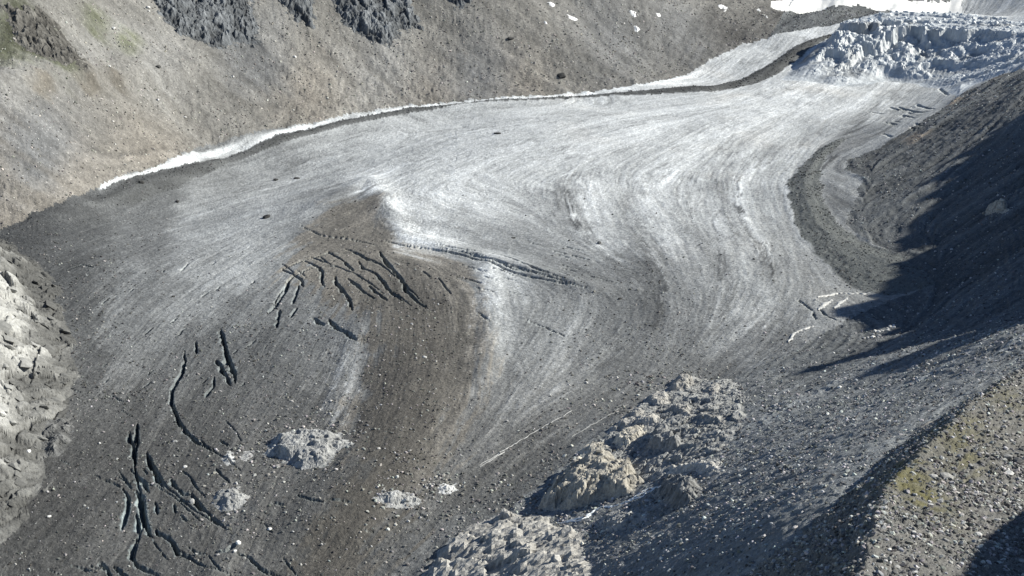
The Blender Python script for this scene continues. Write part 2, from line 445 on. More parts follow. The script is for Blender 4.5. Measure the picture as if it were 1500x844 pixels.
SH2 = skyline([(1404, 842), (1428, 800), (1450, 778), (1500, 742)], 270, 0.12, H)  # nearby hill out of view, added to cast the corner shadow
SH2 = SH2[np.argsort(SH2[:, 1])]
SH2 = np.vstack([[SH2[0, 0] - 20, SH2[0, 1] - 60, SH2[0, 2] + 12], SH2, [SH2[-1, 0] + 14, SH2[-1, 1] + 60, SH2[-1, 2] - 55]])
apply_ridge(SH2, 1.8, 0.3)

# ------------------------------------------------------------------ crevasses
# (points, width in photograph pixels)
CREV = [([(410, 396), (440, 383), (480, 371), (520, 371), (556, 386), (590, 413), (626, 451)], 2.6), ([(393, 462), (410, 430), (428, 406), (455, 393), (490, 389), (520, 401), (550, 421), (577, 442)], 2.6),
    ([(200, 620), (196, 655), (198, 690), (206, 722), (211, 762), (200, 800), (194, 832)], 3), ([(214, 662), (245, 716), (290, 751), (336, 776)], 3), ([(250, 590), (262, 625), (292, 652), (330, 670), (352, 690)], 2.8), ([(180, 702), (230, 712), (262, 735), (300, 768)], 2.4), ([(228, 775), (262, 806), (300, 830), (350, 846)], 2.6),
    ([(555, 368), (566, 384), (578, 398), (588, 411), (596, 427), (612, 443), (627, 452)], 6), ([(503, 364), (527, 373), (541, 382), (560, 390)], 4),
    ([(479, 368), (495, 378), (509, 388), (519, 398)], 4), ([(525, 382), (531, 394), (551, 402), (562, 413), (568, 423), (578, 433), (592, 443)], 5),
    ([(443, 382), (463, 390), (472, 398), (471, 411), (475, 421)], 4), ([(491, 404), (491, 413), (501, 425), (511, 437), (517, 457)], 5),
    ([(507, 407), (523, 417), (531, 427), (551, 439)], 4), ([(539, 417), (551, 429), (568, 441)], 5), ([(412, 394), (427, 401), (441, 409), (444, 421)], 4),
    ([(424, 412), (418, 427), (406, 445), (391, 461)], 5), ([(438, 416), (433, 433), (428, 446)], 4), ([(410, 453), (407, 467), (405, 481)], 5), ([(435, 451), (425, 465)], 4),
    ([(458, 465), (475, 477)], 6), ([(479, 467), (495, 483), (509, 489), (523, 499)], 7), ([(455, 376), (481, 386)], 3),
    ([(322, 481), (326, 496), (330, 514), (333, 528), (341, 545), (345, 561)], 9), ([(317, 527), (324, 539), (330, 552), (338, 565)], 7), ([(286, 500), (288, 518)], 4),
    ([(270, 514), (271, 528), (267, 545), (259, 559), (251, 575), (251, 590), (256, 605), (263, 620), (270, 629), (274, 638), (288, 647), (301, 653), (317, 663)], 6),
    ([(314, 552), (312, 568), (299, 583)], 4), ([(189, 632), (191, 649), (197, 660), (197, 672), (199, 687)], 7), ([(201, 620), (200, 636), (201, 660)], 6),
    ([(214, 663), (220, 677), (227, 694), (234, 706), (240, 716)], 7), ([(189, 688), (202, 701), (211, 706), (218, 723)], 6), ([(250, 702), (256, 715), (267, 724), (279, 727)], 7),
    ([(278, 723), (287, 737), (299, 751)], 7), ([(315, 686), (325, 697), (337, 708)], 4), ([(321, 645), (335, 655)], 6), ([(262, 731), (274, 739)], 6), ([(209, 686), (215, 694)], 4),
    ([(179, 714), (188, 732), (187, 746), (183, 760), (177, 778)], 6), ([(198, 718), (208, 734), (209, 752), (212, 768), (222, 788)], 9), ([(200, 752), (202, 766), (203, 783)], 6),
    ([(201, 786), (195, 802), (192, 816), (198, 828), (216, 836), (236, 846)], 7), ([(228, 774), (230, 782), (244, 788), (254, 800), (260, 812), (274, 818), (292, 828)], 7),
    ([(226, 736), (231, 753)], 5), ([(254, 738), (258, 752)], 4), ([(264, 754), (274, 763)], 4), ([(284, 738), (300, 750), (320, 766), (330, 774)], 5),
    ([(348, 796), (332, 806), (312, 810)], 5), ([(344, 808), (364, 816), (380, 832), (400, 842), (420, 850)], 5), ([(100, 828), (118, 832), (126, 836), (142, 838)], 4),
    ([(146, 822), (156, 836), (162, 846)], 7), ([(166, 830), (176, 838), (188, 846)], 7), ([(150, 704), (166, 708), (178, 716)], 3), ([(180, 702), (194, 716)], 3),
    ([(272, 800), (286, 809), (304, 812)], 3), ([(435, 725), (452, 731), (476, 737)], 5), ([(476, 731), (497, 732), (519, 739)], 4), ([(396, 735), (417, 740)], 5),
    ([(532, 776), (548, 781)], 3), ([(611, 753), (628, 760)], 3), ([(590, 358), (650, 368), (713, 382), (755, 400), (801, 410), (869, 424)], 3), ([(632, 356), (687, 366), (736, 374), (781, 392), (833, 410)], 3),
    ([(645, 362), (702, 376), (749, 392), (781, 400)], 3), ([(668, 366), (720, 379), (770, 396), (850, 420)], 2.5), ([(560, 352), (600, 362), (640, 366)], 2.5),
    ([(1312, 155), (1340, 164), (1362, 164)], 4), ([(1300, 157), (1324, 162)], 3), ([(1272, 164), (1296, 167)], 3), ([(1322, 168), (1340, 173)], 3), ([(1340, 152), (1368, 160)], 3), ([(1376, 130), (1388, 139)], 3),
    ([(1200, 452), (1212, 464), (1226, 470)], 2.5), ([(1165, 435), (1190, 455), (1196, 470)], 2.5), ([(640, 405), (660, 430)], 2), ([(770, 468), (800, 480), (830, 494)], 2), ([(700, 458), (720, 474)], 2),
    ([(100, 395), (120, 388), (138, 392)], 3), ([(440, 330), (470, 345), (520, 352), (560, 362)], 2)]
CREVM = np.zeros_like(H)
for bx, n_, dirs, ln, w_ in [((400, 365, 620, 470), 6, [(9, 7)], (14, 34), (1.4, 2.2)), ((150, 600, 420, 840), 9, [(7, 9)], (18, 46), (1.5, 2.4)),
        ((1285, 145, 1385, 200), 12, [(9, 3)], (8, 18), (1.5, 2.2)), ((640, 355, 860, 425), 22, [(9, 2.4)], (18, 50), (1.5, 2.3)),
        ((150, 380, 400, 560), 22, [(-7, 6)], (6, 18), (1.4, 2.0)), ((60, 560, 180, 840), 8, [(8, 4)], (14, 30), (1.5, 2.2))]:
    for k in range(n_):
        x_, y_ = rng.uniform(bx[0], bx[2]), rng.uniform(bx[1], bx[3]); d_ = dirs[rng.integers(len(dirs))]; l_ = rng.uniform(*ln) / math.hypot(*d_)
        CREV.append(([(x_, y_), (x_ + d_[0] * l_ * 0.5 + rng.normal(0, 1.5), y_ + d_[1] * l_ * 0.5 + rng.normal(0, 1)), (x_ + d_[0] * l_, y_ + d_[1] * l_)], rng.uniform(*w_)))
for pts, wpx in CREV:
    q = trace(pts, H)
    r0, c0 = gidx(q[:, 0], q[:, 1])
    a0, a1 = int(max(r0.min() - 12, 0)), int(r0.max() + 13); b0, b1 = int(max(c0.min() - 25, 0)), int(c0.max() + 26)
    xs, ys = GX[a0:a1, b0:b1], GY[a0:a1, b0:b1]
    jag = fbm(xs, ys, 3.2, 2, 0.6)
    d, t = seg_dist(xs + 0.25 * wpx * wob2[a0:a1, b0:b1] + 0.5 * jag * wpx / 6, ys + 2.2 * wob[a0:a1, b0:b1] + 0.8 * jag * wpx / 6, q)
    wd = wpx * 0.95 * ys / FPX * 0.5 * np.clip(1.7 * np.sin(np.pi * t) ** 0.8, 0.05, 1) * np.clip(0.95 + 0.8 * wob2[a0:a1, b0:b1] + 0.7 * wob[a0:a1, b0:b1], 0.3, 1.8)
    cut = smooth(1.25, 0.55, d / (wd + 1e-6))
    dep = np.minimum(2.6 * wpx * ys / FPX, 11.0) + 0.8
    H[a0:a1, b0:b1] -= cut * dep
    CREVM[a0:a1, b0:b1] = np.maximum(CREVM[a0:a1, b0:b1], smooth(2.4, 0.9, d / (wd + 1e-6)))

wx = GX + 14 * wob + 5 * wob2; wy = GY + 26 * fbm(GX, GY + 400, 60, 3) + 14 * S2

def spot(px, py, rpx, soft=1.0):              # a patch on the ground, radius in photograph pixels
    x, y, _ = hit([px], [py], H)
    return np.exp(-(((wx - x[0]) ** 2 + ((wy - y[0]) * 0.45) ** 2) / (rpx * y[0] / FPX) ** 2) ** soft)

# ------------------------------------------------------------------ ground colours (surface reflectance, no light)
ICE_GREY = """
160: 600 165,700 172,800 182,900 188,1000 192,1100 196,1200 196,1280 188,1340 160,1380 150
200: 400 120,450 150,500 165,600 176,700 190,800 190,900 190,1000 188,1100 188,1150 190,1200 168,1250 152,1300 150
230: 300 110,400 140,500 168,600 180,700 190,800 188,900 186,1000 186,1100 182,1150 176,1250 150
260: 180 85,250 95,300 125,400 155,480 160,530 195,560 198,640 196,700 190,800 185,900 186,1000 186,1060 170,1100 182,1150 170,1240 148
300: 60 75,100 78,200 105,300 150,400 168,450 155,500 112,540 115,580 198,620 192,700 180,800 172,830 150,870 190,940 178,1000 190,1040 180,1080 165,1120 172,1150 160,1230 135
350: 50 75,100 85,200 108,300 152,350 168,400 152,440 120,500 108,550 102,590 190,620 195,660 175,700 150,750 142,800 132,850 140,890 172,940 150,1000 172,1050 172,1100 160,1150 150,1200 122
400: 100 82,150 96,200 118,300 150,350 156,400 135,450 128,500 118,560 104,600 98,660 112,690 125,718 196,740 160,800 125,850 116,900 116,950 112,1000 132,1050 152,1100 150,1150 140,1200 130,1250 118
450: 110 84,200 122,250 128,300 126,350 112,400 115,450 112,500 104,560 92,620 86,680 105,718 190,750 130,800 127,850 120,900 112,950 106,1000 112,1050 128,1100 142,1125 160,1150 132,1200 128
500: 130 86,170 118,220 112,300 96,400 97,450 98,520 115,560 90,620 84,670 92,705 135,730 150,800 132,900 112,1000 106,1050 128,1090 125,1150 105
550: 130 92,180 110,250 100,300 90,400 93,480 105,505 128,550 88,620 82,670 98,710 135,800 130,850 122,900 112,950 106,1000 108,1050 100
600: 130 92,200 88,300 86,400 92,450 95,500 118,550 86,620 84,660 105,710 132,760 124,800 116,850 106,900 96
650: 100 82,200 80,300 82,400 95,500 98,560 86,620 92,660 122,700 116,750 100,800 90
700: 80 76,200 78,300 82,400 95,500 86,580 88,640 108,700 92,760 86
750: 60 76,130 82,200 95,260 85,350 108,420 86,520 86,580 98,640 104,700 90
800: 30 76,100 78,150 90,200 88,300 84,345 105,400 86,500 88,560 95,600 102,640 92
844: 50 76,150 82,250 84,330 100,400 86,500 88,560 98,600 100"""
gp, gv = [], []
for row in ICE_GREY.strip().splitlines():
    yy, rest = row.split(':')
    for it in rest.split(','):
        a, b = it.split(); gp.append((float(a), float(yy))); gv.append(float(b))
for p in [(1000, 115, 195), (1050, 95, 190), (1100, 80, 185), (1150, 60, 185), (1200, 44, 195), (1110, 110, 190), (1150, 95, 180), (1300, 20, 215), (1400, 20, 205), (1480, 30, 200), (1480, 12, 170), (1180, 120, 195), (1000, 560, 100), (1150, 480, 112), (1200, 440, 135), (1250, 440, 125)]:
    gp.append(p[:2]); gv.append(p[2])
_hx, _hy, _ = hit([p[0] for p in gp], [p[1] for p in gp], BASE)
_fu, _fv = _hx / _hy, np.log(_hy)
_sw = np.zeros_like(_c1); _sg = np.zeros_like(_c1)
for i in range(len(gp)):
    d2 = (_c1 - _fu[i]) ** 2 + (0.34 * (_c2 - _fv[i])) ** 2
    w = 1.0 / (d2 + 6e-5) ** 2.2
    _sw += w; _sg += w * gv[i]
GREY = sample(refine(_sg / _sw), wx, wy)
BROWN_P = trace([(575, 285), (555, 318), (585, 352), (640, 368), (690, 395), (712, 450), (722, 520), (694, 600), (650, 690), (570, 800), (500, 930), (380, 930), (440, 800), (520, 700), (505, 620), (545, 540), (545, 480), (480, 440), (420, 400), (440, 345), (490, 300)])
brown = smooth(-10, 10, sdf(wx, wy, BROWN_P) + 13 * wob + 7 * wob2 + 7 * S2 + 4 * S1)
brown = np.maximum(brown, 0.35 * smooth(0, 40, S_GL) * smooth(1250, 900, GY))
grey = GREY * (1 - 0.10 * brown)
bright = smooth(115, 180, grey)
patch = smooth(-0.25, 0.45, fbm(GX + 210, GY, 110, 4))
patch2 = smooth(-0.2, 0.4, fbm(GX - 340, GY + 90, 70, 4))
line_a = smooth(0.30, 0.0, np.abs(S2 + 0.5 * wob2)) * patch           # thin dirt lines along the flow
line_b = smooth(0.26, 0.0, np.abs(S3 + 0.25 * wob + 0.15 * S1)) * patch2
line_c = smooth(0.35, 0.0, np.abs(S3 - 0.9 + 0.3 * wob2)) * patch      # clean ice ribs between them
grit = fbm(GX, GY * 0.6, 5, 3, 0.75)
grey = grey * (1 + 0.048 * S1 + 0.018 * S2 + 0.03 * S3 + 0.06 * wob2 + 0.05 * wob + 0.12 * grit + 0.05 * fbm(GX, GY, 90, 3)
               - (0.06 + 0.14 * bright) * line_a - (0.06 + 0.15 * bright) * line_b + 0.10 * line_c
               - 0.16 * bright * smooth(0.35, 0.75, grit + 0.25 * S1))
# dirty flow bands curling across the clean ice on the right
for pts, wpx, amt in [([(1330, 118), (1290, 150), (1250, 182), (1222, 210), (1190, 238), (1175, 262)], 9, -58), ([(1330, 150), (1270, 200), (1225, 230), (1222, 280), (1235, 320)], 16, -34), ([(1265, 150), (1200, 190), (1120, 225), (1072, 245), (1055, 275), (1075, 320), (1125, 380), (1140, 430)], 8, -34),
        ([(1010, 260), (1000, 300), (1030, 350), (1060, 390), (1075, 440)], 10, -24), ([(930, 270), (905, 300), (925, 340), (955, 390), (960, 440), (940, 490)], 12, -8), ([(820, 250), (815, 290), (835, 320), (840, 335)], 9, -45),
        ([(660, 200), (560, 235), (470, 275), (400, 300)], 10, -30), ([(1120, 405), (1132, 440), (1100, 480), (1060, 520)], 6, 34), ([(1090, 440), (1084, 470)], 5, 26),
        ([(540, 264), (575, 300), (570, 330), (610, 352)], 7, 30), ([(640, 225), (580, 245), (540, 264)], 6, 26), ([(712, 385), (722, 430), (716, 480), (706, 520)], 9, 18), ([(190, 790), (140, 835)], 5, 16), ([(522, 490), (512, 535), (498, 590), (474, 640)], 11, 34),
        ([(1180, 215), (1120, 235), (1078, 255), (1058, 285), (1078, 330), (1118, 380), (1138, 430), (1112, 480), (1040, 540)], 3.5, -40), ([(1200, 205), (1135, 232), (1096, 256), (1078, 290), (1096, 330), (1134, 376)], 4, 26),
        ([(1020, 215), (960, 250), (915, 290), (910, 320), (935, 360), (965, 410), (960, 460), (925, 510), (870, 550)], 4.5, -30), ([(1040, 225), (985, 255), (945, 290), (940, 320), (962, 360), (990, 410)], 5, 22),
        ([(870, 240), (815, 275), (820, 310), (845, 340), (900, 385), (940, 430), (935, 480)], 4.5, -24), ([(880, 262), (850, 285), (852, 310), (880, 345), (930, 390)], 6, 26),
        ([(1130, 180), (1050, 215), (1000, 250), (985, 290), (1010, 340), (1050, 390), (1065, 440), (1040, 490), (980, 540)], 3.5, -36), ([(740, 270), (680, 300), (655, 328), (700, 350), (800, 375)], 4, -32),
        ([(900, 205), (760, 235), (640, 275), (600, 300)], 3.5, -28), ([(960, 175), (800, 200), (680, 225)], 3, -26), ([(1100, 150), (1000, 172), (880, 185), (760, 200)], 3, -24), ([(600, 318), (660, 345), (740, 352)], 6, 26),
        ([(560, 200), (440, 240), (330, 290)], 5, -24), ([(480, 240), (380, 280), (280, 320), (200, 350)], 6, 22), ([(420, 330), (330, 350), (250, 390), (190, 440)], 5, -22), ([(780, 430), (765, 500), (730, 580), (680, 650)], 4, -26),
        ([(850, 440), (840, 500), (800, 560), (740, 620)], 4, 22), ([(900, 450), (885, 520), (830, 580), (760, 640)], 4, -22)]:
    d, t = seg_dist(wx + 5 * S1, wy + 8 * S1, trace(pts))
    grey = grey + amt * np.exp(-(d / (wpx * GY / FPX * 1.6)) ** 2) * (0.7 + 0.3 * S2) * smooth(0, 0.12, t) * smooth(1, 0.85, t)
# white ice along the left margin
d, t = seg_dist(GX + 3 * wob2, GY + 7 * wob, trace([(150, 270), (215, 255), (290, 228), (400, 197), (500, 176), (600, 158), (700, 147), (840, 139), (960, 125), (1020, 103)]))
grey = np.maximum(grey, (208 + 14 * S2 + 22 * wob2) * np.exp(-(d / (13.0 * GY / FPX * 1.5)) ** 4) * smooth(-8, 2, S_GL) * (S_MLn < 6))
grey = np.where(S_MLn > 0, 78 + 5 * S2 + 5 * wob2 + smooth(16, -2, S_MLn) * 18, grey)
grey = np.where(S_MRn > 0, 101 + 4 * S1 + 5 * wob2, grey)
grey = np.clip(grey, 55, 238)
ice = lin(grey)
clean = smooth(120, 200, grey)[..., None]
tint = (1 - clean) * (np.array([0.975, 1.0, 0.995]) * (1 - brown[..., None]) + np.array([1.075, 1.0, 0.875]) * brown[..., None]) + clean * np.array([0.975, 1.0, 1.0])
warm = (smooth(0.0, 0.8, fbm(GX, GY, 150, 3)) * smooth(800, 1150, GX * 2.6 + GY * 0.35) * 0.6)[..., None]
tint = tint * (1 - warm) + warm * np.array([1.03, 1.0, 0.94])
tint = np.where((S_MRn > 0)[..., None], np.array([0.95, 1.0, 0.97]), tint)
COL_ICE = ice[..., None] * tint
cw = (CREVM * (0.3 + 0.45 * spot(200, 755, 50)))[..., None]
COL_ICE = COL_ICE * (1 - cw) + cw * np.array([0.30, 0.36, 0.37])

hg = 114 + 14 * wob + 10 * wob2 + 4 * S2 + 3.5 * S3 + 2.5 * S1 + 12 * big + 9 * grit + 7 * facets(GX, GY, 7, 0.5, 41)
ht = np.ones(GX.shape + (3,)) * np.array([1.035, 1.0, 0.92])
def mixspot(lst, colr, gain):
    global ht, hg
    for px, py, r in lst:
        w = spot(px, py, r)
        ht += w[..., None] * (np.array(colr) - ht) * 0.9
        hg = hg + gain * w
mixspot([(20, 300, 90), (100, 240, 70), (220, 220, 60), (0, 220, 60), (450, 140, 60), (640, 140, 50), (760, 130, 60)], [1.10, 1.0, 0.86], 7)
mixspot([(60, 180, 60), (60, 225, 30), (380, 100, 40), (360, 80, 30), (700, 110, 50), (900, 60, 60), (1000, 40, 60)], [0.99, 1.0, 1.0], -8)
mixspot([(180, 50, 26), (130, 75, 26), (60, 105, 40), (240, 80, 40), (560, 90, 50), (20, 110, 30), (400, 40, 25)], [1.02, 1.0, 0.95], 16)
mixspot([(20, 55, 22), (50, 70, 18), (85, 85, 12), (140, 30, 16), (190, 60, 12), (15, 30, 18), (62, 60, 14), (100, 95, 12), (8, 75, 20)], [0.98, 1.03, 0.70], -26)
mixspot([(130, 116, 14), (170, 112, 12), (60, 118, 14)], [1.1, 1.0, 0.84], -18)
mixspot([(1150, 30, 40), (1080, 50, 40), (1230, 22, 26), (1180, 25, 30)], [1.04, 1.0, 0.95], -26)
COL_HILL = lin(np.clip(hg, 60, 190))[..., None] * ht

sg = 98 + 8 * wob + 10 * wob2 + 5 * S2 + 5 * S3 + 4 * S1 + 26 * smooth(1200, 860, GY)
st = np.ones(GX.shape + (3,)) * np.array([0.955, 1.0, 1.015])
COL_SLOPE = lin(np.clip(sg, 50, 190))[..., None] * st
og = spot(1340, 200, 14) + spot(1430, 122, 22) + spot(1390, 150, 16)
COL_SLOPE = COL_SLOPE * (1 - 0.7 * np.clip(og, 0, 1)[..., None]) + 0.7 * np.clip(og, 0, 1)[..., None] * np.array([0.42, 0.33, 0.24])

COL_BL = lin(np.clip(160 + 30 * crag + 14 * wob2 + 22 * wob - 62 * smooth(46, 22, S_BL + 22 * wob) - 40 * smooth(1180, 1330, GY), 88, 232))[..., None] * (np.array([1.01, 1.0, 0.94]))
fgm = 110 + 12 * wob2 + 10 * fine + 8 * wob
COL_FG = lin(np.clip(fgm, 60, 190))[..., None] * np.array([1.03, 1.0, 0.93])
moss = np.clip(1.2 * spot(1335, 700, 60) + 0.9 * spot(1400, 640, 60) + 0.6 * spot(1470, 580, 50), 0, 1) * smooth(34, 8, dC) * np.clip(0.85 + 0.5 * wob2, 0, 1)
COL_FG = COL_FG * (1 - moss[..., None]) + moss[..., None] * np.array([0.125, 0.115, 0.052])

# ------------------------------------------------------------------ materials
def new_mat(name):
    m = bpy.data.materials.new(name); m.use_nodes = True
    nt = m.node_tree
    return m, nt, nt.nodes['Principled BSDF']

def node(nt, kind, **kw):
    n = nt.nodes.new(kind)
    for k, v in kw.items():
        if k in n.inputs: n.inputs[k].default_value = v
        else: setattr(n, k, v)
    return n

def ground_mat(name, scale, contrast, bump, bump_dist, rough=0.95, speck=0.0, speck_scale=0.5, spec=0.15):
    """vertex reflectance x grain, with fine relief"""
    m, nt, b = new_mat(name)
    L = nt.links.new
    at_ = node(nt, 'ShaderNodeAttribute', attribute_name='tone')
    geo = node(nt, 'ShaderNodeTexCoord')
    n1 = node(nt, 'ShaderNodeTexNoise', Scale=scale, Detail=6.0, Roughness=0.68)
    L(geo.outputs['Object'], n1.inputs['Vector'])
    mr = node(nt, 'ShaderNodeMapRange'); mr.inputs['From Min'].default_value = 0.28; mr.inputs['From Max'].default_value = 0.72
    mr.inputs['To Min'].default_value = 1 - contrast; mr.inputs['To Max'].default_value = 1 + contrast
    L(n1.outputs['Fac'], mr.inputs['Value'])
    vm = node(nt, 'ShaderNodeVectorMath', operation='SCALE')
    L(at_.outputs['Color'], vm.inputs[0]); L(mr.outputs['Result'], vm.inputs['Scale'])
    col = vm.outputs['Vector']
    if speck > 0:
        vo = node(nt, 'ShaderNodeTexVoronoi', Scale=speck_scale)
        L(geo.outputs['Object'], vo.inputs['Vector'])
        s = node(nt, 'ShaderNodeMapRange'); s.inputs['From Min'].default_value = 0.30; s.inputs['From Max'].default_value = 0.12
        L(vo.outputs['Distance'], s.inputs['Value'])
        sepc = node(nt, 'ShaderNodeSeparateColor'); L(vo.outputs['Color'], sepc.inputs['Color'])
        pw = node(nt, 'ShaderNodeMath', operation='POWER'); pw.inputs[1].default_value = 3.0; L(sepc.outputs[0], pw.inputs[0])
        mu = node(nt, 'ShaderNodeMath', operation='MULTIPLY'); L(s.outputs['Result'], mu.inputs[0]); L(pw.outputs[0], mu.inputs[1])
        m2 = node(nt, 'ShaderNodeMath', operation='MULTIPLY_ADD'); m2.inputs[1].default_value = speck; m2.inputs[2].default_value = 1.0
        L(mu.outputs[0], m2.inputs[0])
        v2 = node(nt, 'ShaderNodeVectorMath', operation='SCALE'); L(col, v2.inputs[0]); L(m2.outputs[0], v2.inputs['Scale'])
        col = v2.outputs['Vector']
    L(col, b.inputs['Base Color'])
    b.inputs['Roughness'].default_value = rough
    b.inputs['Specular IOR Level'].default_value = spec
    n2 = node(nt, 'ShaderNodeTexNoise', Scale=scale * 0.8, Detail=5.0, Roughness=0.7)
    L(geo.outputs['Object'], n2.inputs['Vector'])
    bp = node(nt, 'ShaderNodeBump', Strength=bump, Distance=bump_dist)
    L(n2.outputs['Fac'], bp.inputs['Height'])
    L(bp.outputs['Normal'], b.inputs['Normal'])
    return m

def stone_mat(name, instanced):
    m, nt, b = new_mat(name)
    L = nt.links.new
    tc = node(nt, 'ShaderNodeTexCoord')
    n = node(nt, 'ShaderNodeTexNoise', Scale=2.2, Detail=5.0, Roughness=0.7); L(tc.outputs['Object'], n.inputs['Vector'])
    mr = node(nt, 'ShaderNodeMapRange'); mr.inputs['From Min'].default_value = 0.3; mr.inputs['From Max'].default_value = 0.7
    mr.inputs['To Min'].default_value = 0.68; mr.inputs['To Max'].default_value = 1.25
    L(n.outputs['Fac'], mr.inputs['Value'])
    a = node(nt, 'ShaderNodeAttribute', attribute_name='tone')
    a.attribute_type = 'INSTANCER' if instanced else 'OBJECT'
    vm = node(nt, 'ShaderNodeVectorMath', operation='SCALE'); L(a.outputs['Color' if instanced else 'Vector'], vm.inputs[0]); L(mr.outputs['Result'], vm.inputs['Scale'])
    L(vm.outputs['Vector'], b.inputs['Base Color'])
    b.inputs['Roughness'].default_value = 0.9; b.inputs['Specular IOR Level'].default_value = 0.2
    bp = node(nt, 'ShaderNodeBump', Strength=0.6, Distance=0.15); L(n.outputs['Fac'], bp.inputs['Height']); L(bp.outputs['Normal'], b.inputs['Normal'])
    return m
M_STONE = stone_mat('boulder_stone', False)
M_RUBBLE = stone_mat('rubble_stone', True)

M_ICE = ground_mat('glacier_ice', 0.32, 0.46, 1.0, 1.8, 0.75, 1.2, 0.35, 0.25)
M_HILL = ground_mat('hillside_scree', 0.22, 0.34, 1.0, 2.2, speck=1.3, speck_scale=0.25)
M_SLOPE = ground_mat('slope_scree', 0.40, 0.38, 1.0, 1.6, speck=1.3, speck_scale=0.40)
M_MOR = ground_mat('moraine_rubble', 0.30, 0.36, 1.0, 1.6, speck=1.2, speck_scale=0.35)
M_FG = ground_mat('moraine_gravel', 1.3, 0.42, 1.0, 0.55, speck=1.2, speck_scale=1.4)
M_BLUFF = ground_mat('bluff_rock', 0.35, 0.40, 1.0, 2.0)
M_SNOW = ground_mat('old_snow', 0.05, 0.06, 0.5, 1.5, 0.6)

# ------------------------------------------------------------------ ground meshes cut from the one surveyed surface
def mesh_from(name, P, faces, col=None, mat=None, smooth_shade=True):
    me = bpy.data.meshes.new(name)
    nf, k = faces.shape
    me.vertices.add(len(P)); me.vertices.foreach_set('co', P.astype(np.float32).ravel())
    me.loops.add(nf * k); me.loops.foreach_set('vertex_index', faces.astype(np.int32).ravel())
    me.polygons.add(nf); me.polygons.foreach_set('loop_start', (np.arange(nf) * k).astype(np.int32))
    me.polygons.foreach_set('use_smooth', np.full(nf, smooth_shade))
    me.update(calc_edges=True)
    if col is not None:
        a = me.attributes.new('tone', 'FLOAT_COLOR', 'POINT')
        a.data.foreach_set('color', np.concatenate([col, np.ones((len(P), 1))], 1).astype(np.float32).ravel())
    if mat: me.materials.append(mat)
    return me

def link(o, label=None, cat=None, group=None, kind=None, parent=None):
    SC.collection.objects.link(o)
    if label: o['label'] = label
    if cat: o['category'] = cat
    if group: o['group'] = group
    if kind: o['kind'] = kind
    if parent: o.parent = parent
    return o

REG = np.where(S_GLn > 0, 0, np.where(left_side, 1, 2)).astype(np.int8)
REG[(REG == 0) & (S_MRn > 0)] = 5
REG[(REG == 0) & (S_MLn > 0)] = 6
REG[S_BL > 0] = 4
REG[W_FG] = 3
S_SN = sdf(GX + 8 * wob2, GY + 30 * wob + 10 * wob2, SNOW)
REG[S_SN > 0] = 7
COL_SNOW = np.ones(GX.shape + (3,)) * np.array([0.80, 0.79, 0.755])
PXX, PYY = to_px(GX, GY, H)
vis = (PYY < 930) & (PYY > -330) & ~((GY > 2300) & (gu[None, :] < -0.42)) & ~((GY < 640) & (GX < -40))

# ------------------------------------------------------------------ icefall: its own fine surface plus single seracs
ICEF = trace([(1142, 118), (1166, 95), (1206, 64), (1246, 44), (1288, 30), (1330, 27), (1400, 27), (1480, 32), (1540, 34), (1540, 92), (1475, 107), (1430, 122),
              (1404, 142), (1378, 130), (1340, 124), (1300, 118), (1262, 127), (1225, 126), (1190, 120)])
ix0, iy0 = ICEF.min(0) - 12; ix1, iy1 = ICEF.max(0) + 12
IS = 2.3
IX, IY = np.meshgrid(np.arange(ix0, ix1, IS), np.arange(iy0, iy1, IS))
ISD = sdf(IX, IY, ICEF)
i_w1 = fbm(IX, IY, 60, 3); i_w2 = fbm(IX + 500, IY, 18, 3)
ISDn = ISD + 5 * i_w1 + 3 * i_w2
ib = sample(H, IX, IY)
ramp = (IY - 2560) / 430 + 0.12 * (IX - 650) / 400
bulge = smooth(0, 36, ISDn) * (4 + 30 * smooth(0.02, 0.5, ramp))
v = ramp * 3.6 + 0.75 * i_w1 + 0.12 * i_w2 + 0.35 * np.sin(IX / 70.0)
fr = v - np.floor(v)
step = (smooth(0.0, 0.20, fr) - fr) * (18 + 18 * smooth(0.1, 0.6, ramp))
amp = smooth(10, 48, ISDn) * (0.35 + 0.75 * smooth(0.05, 0.5, ramp))
d_left, _ = seg_dist(IX, IY, ICEF[:5])
amp = amp * smooth(22, 62, d_left)
slope_x = IX + 9 * i_w1 + 4 * i_w2
teeth = (fbm(slope_x, IY * 0.5, 24, 4, 0.6, True) * 4.0 + fbm(slope_x + 99, IY, 9, 3, 0.6, True) * 2.6
         + facets(IX + 3 * i_w2, IY, 13, 0.9, 13) * 4.0)
IH = ib + bulge + amp * (step + teeth * (0.5 + 0.6 * smooth(0.6, 0.25, np.abs(fr - 0.35))))
top = 157 + 3.5 * i_w1 + 3.0 * fbm(slope_x, IY, 14, 3, 0.6, True)
IH = np.minimum(IH, top + 0.12 * np.maximum(IH - top, 0))
IH = np.maximum(IH, ib - 1)
IH = np.where(ISDn < 0, ib - 3, IH)
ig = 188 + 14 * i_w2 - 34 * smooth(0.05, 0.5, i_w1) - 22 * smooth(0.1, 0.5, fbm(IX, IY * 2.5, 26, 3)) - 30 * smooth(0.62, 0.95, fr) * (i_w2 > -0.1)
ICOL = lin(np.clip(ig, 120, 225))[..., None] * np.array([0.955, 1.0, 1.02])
M_SERAC = ground_mat('serac_ice', 0.12, 0.16, 0.8, 2.0, 0.5, 0, 0.3, 0.4)
icefall = bpy.data.objects.new('icefall', None)
icefall.location = (float(IX.mean()), float(iy0), float(ib.min()))
link(icefall, 'tumbling blue-white icefall of broken steps at the upper right', 'icefall')
ii = np.arange(IX.size).reshape(IX.shape)
iq = np.stack([ii[:-1, :-1], ii[:-1, 1:], ii[1:, 1:], ii[1:, :-1]], -1).reshape(-1, 4)
iq = iq[(ISDn > -4)[:-1, :-1].ravel()]
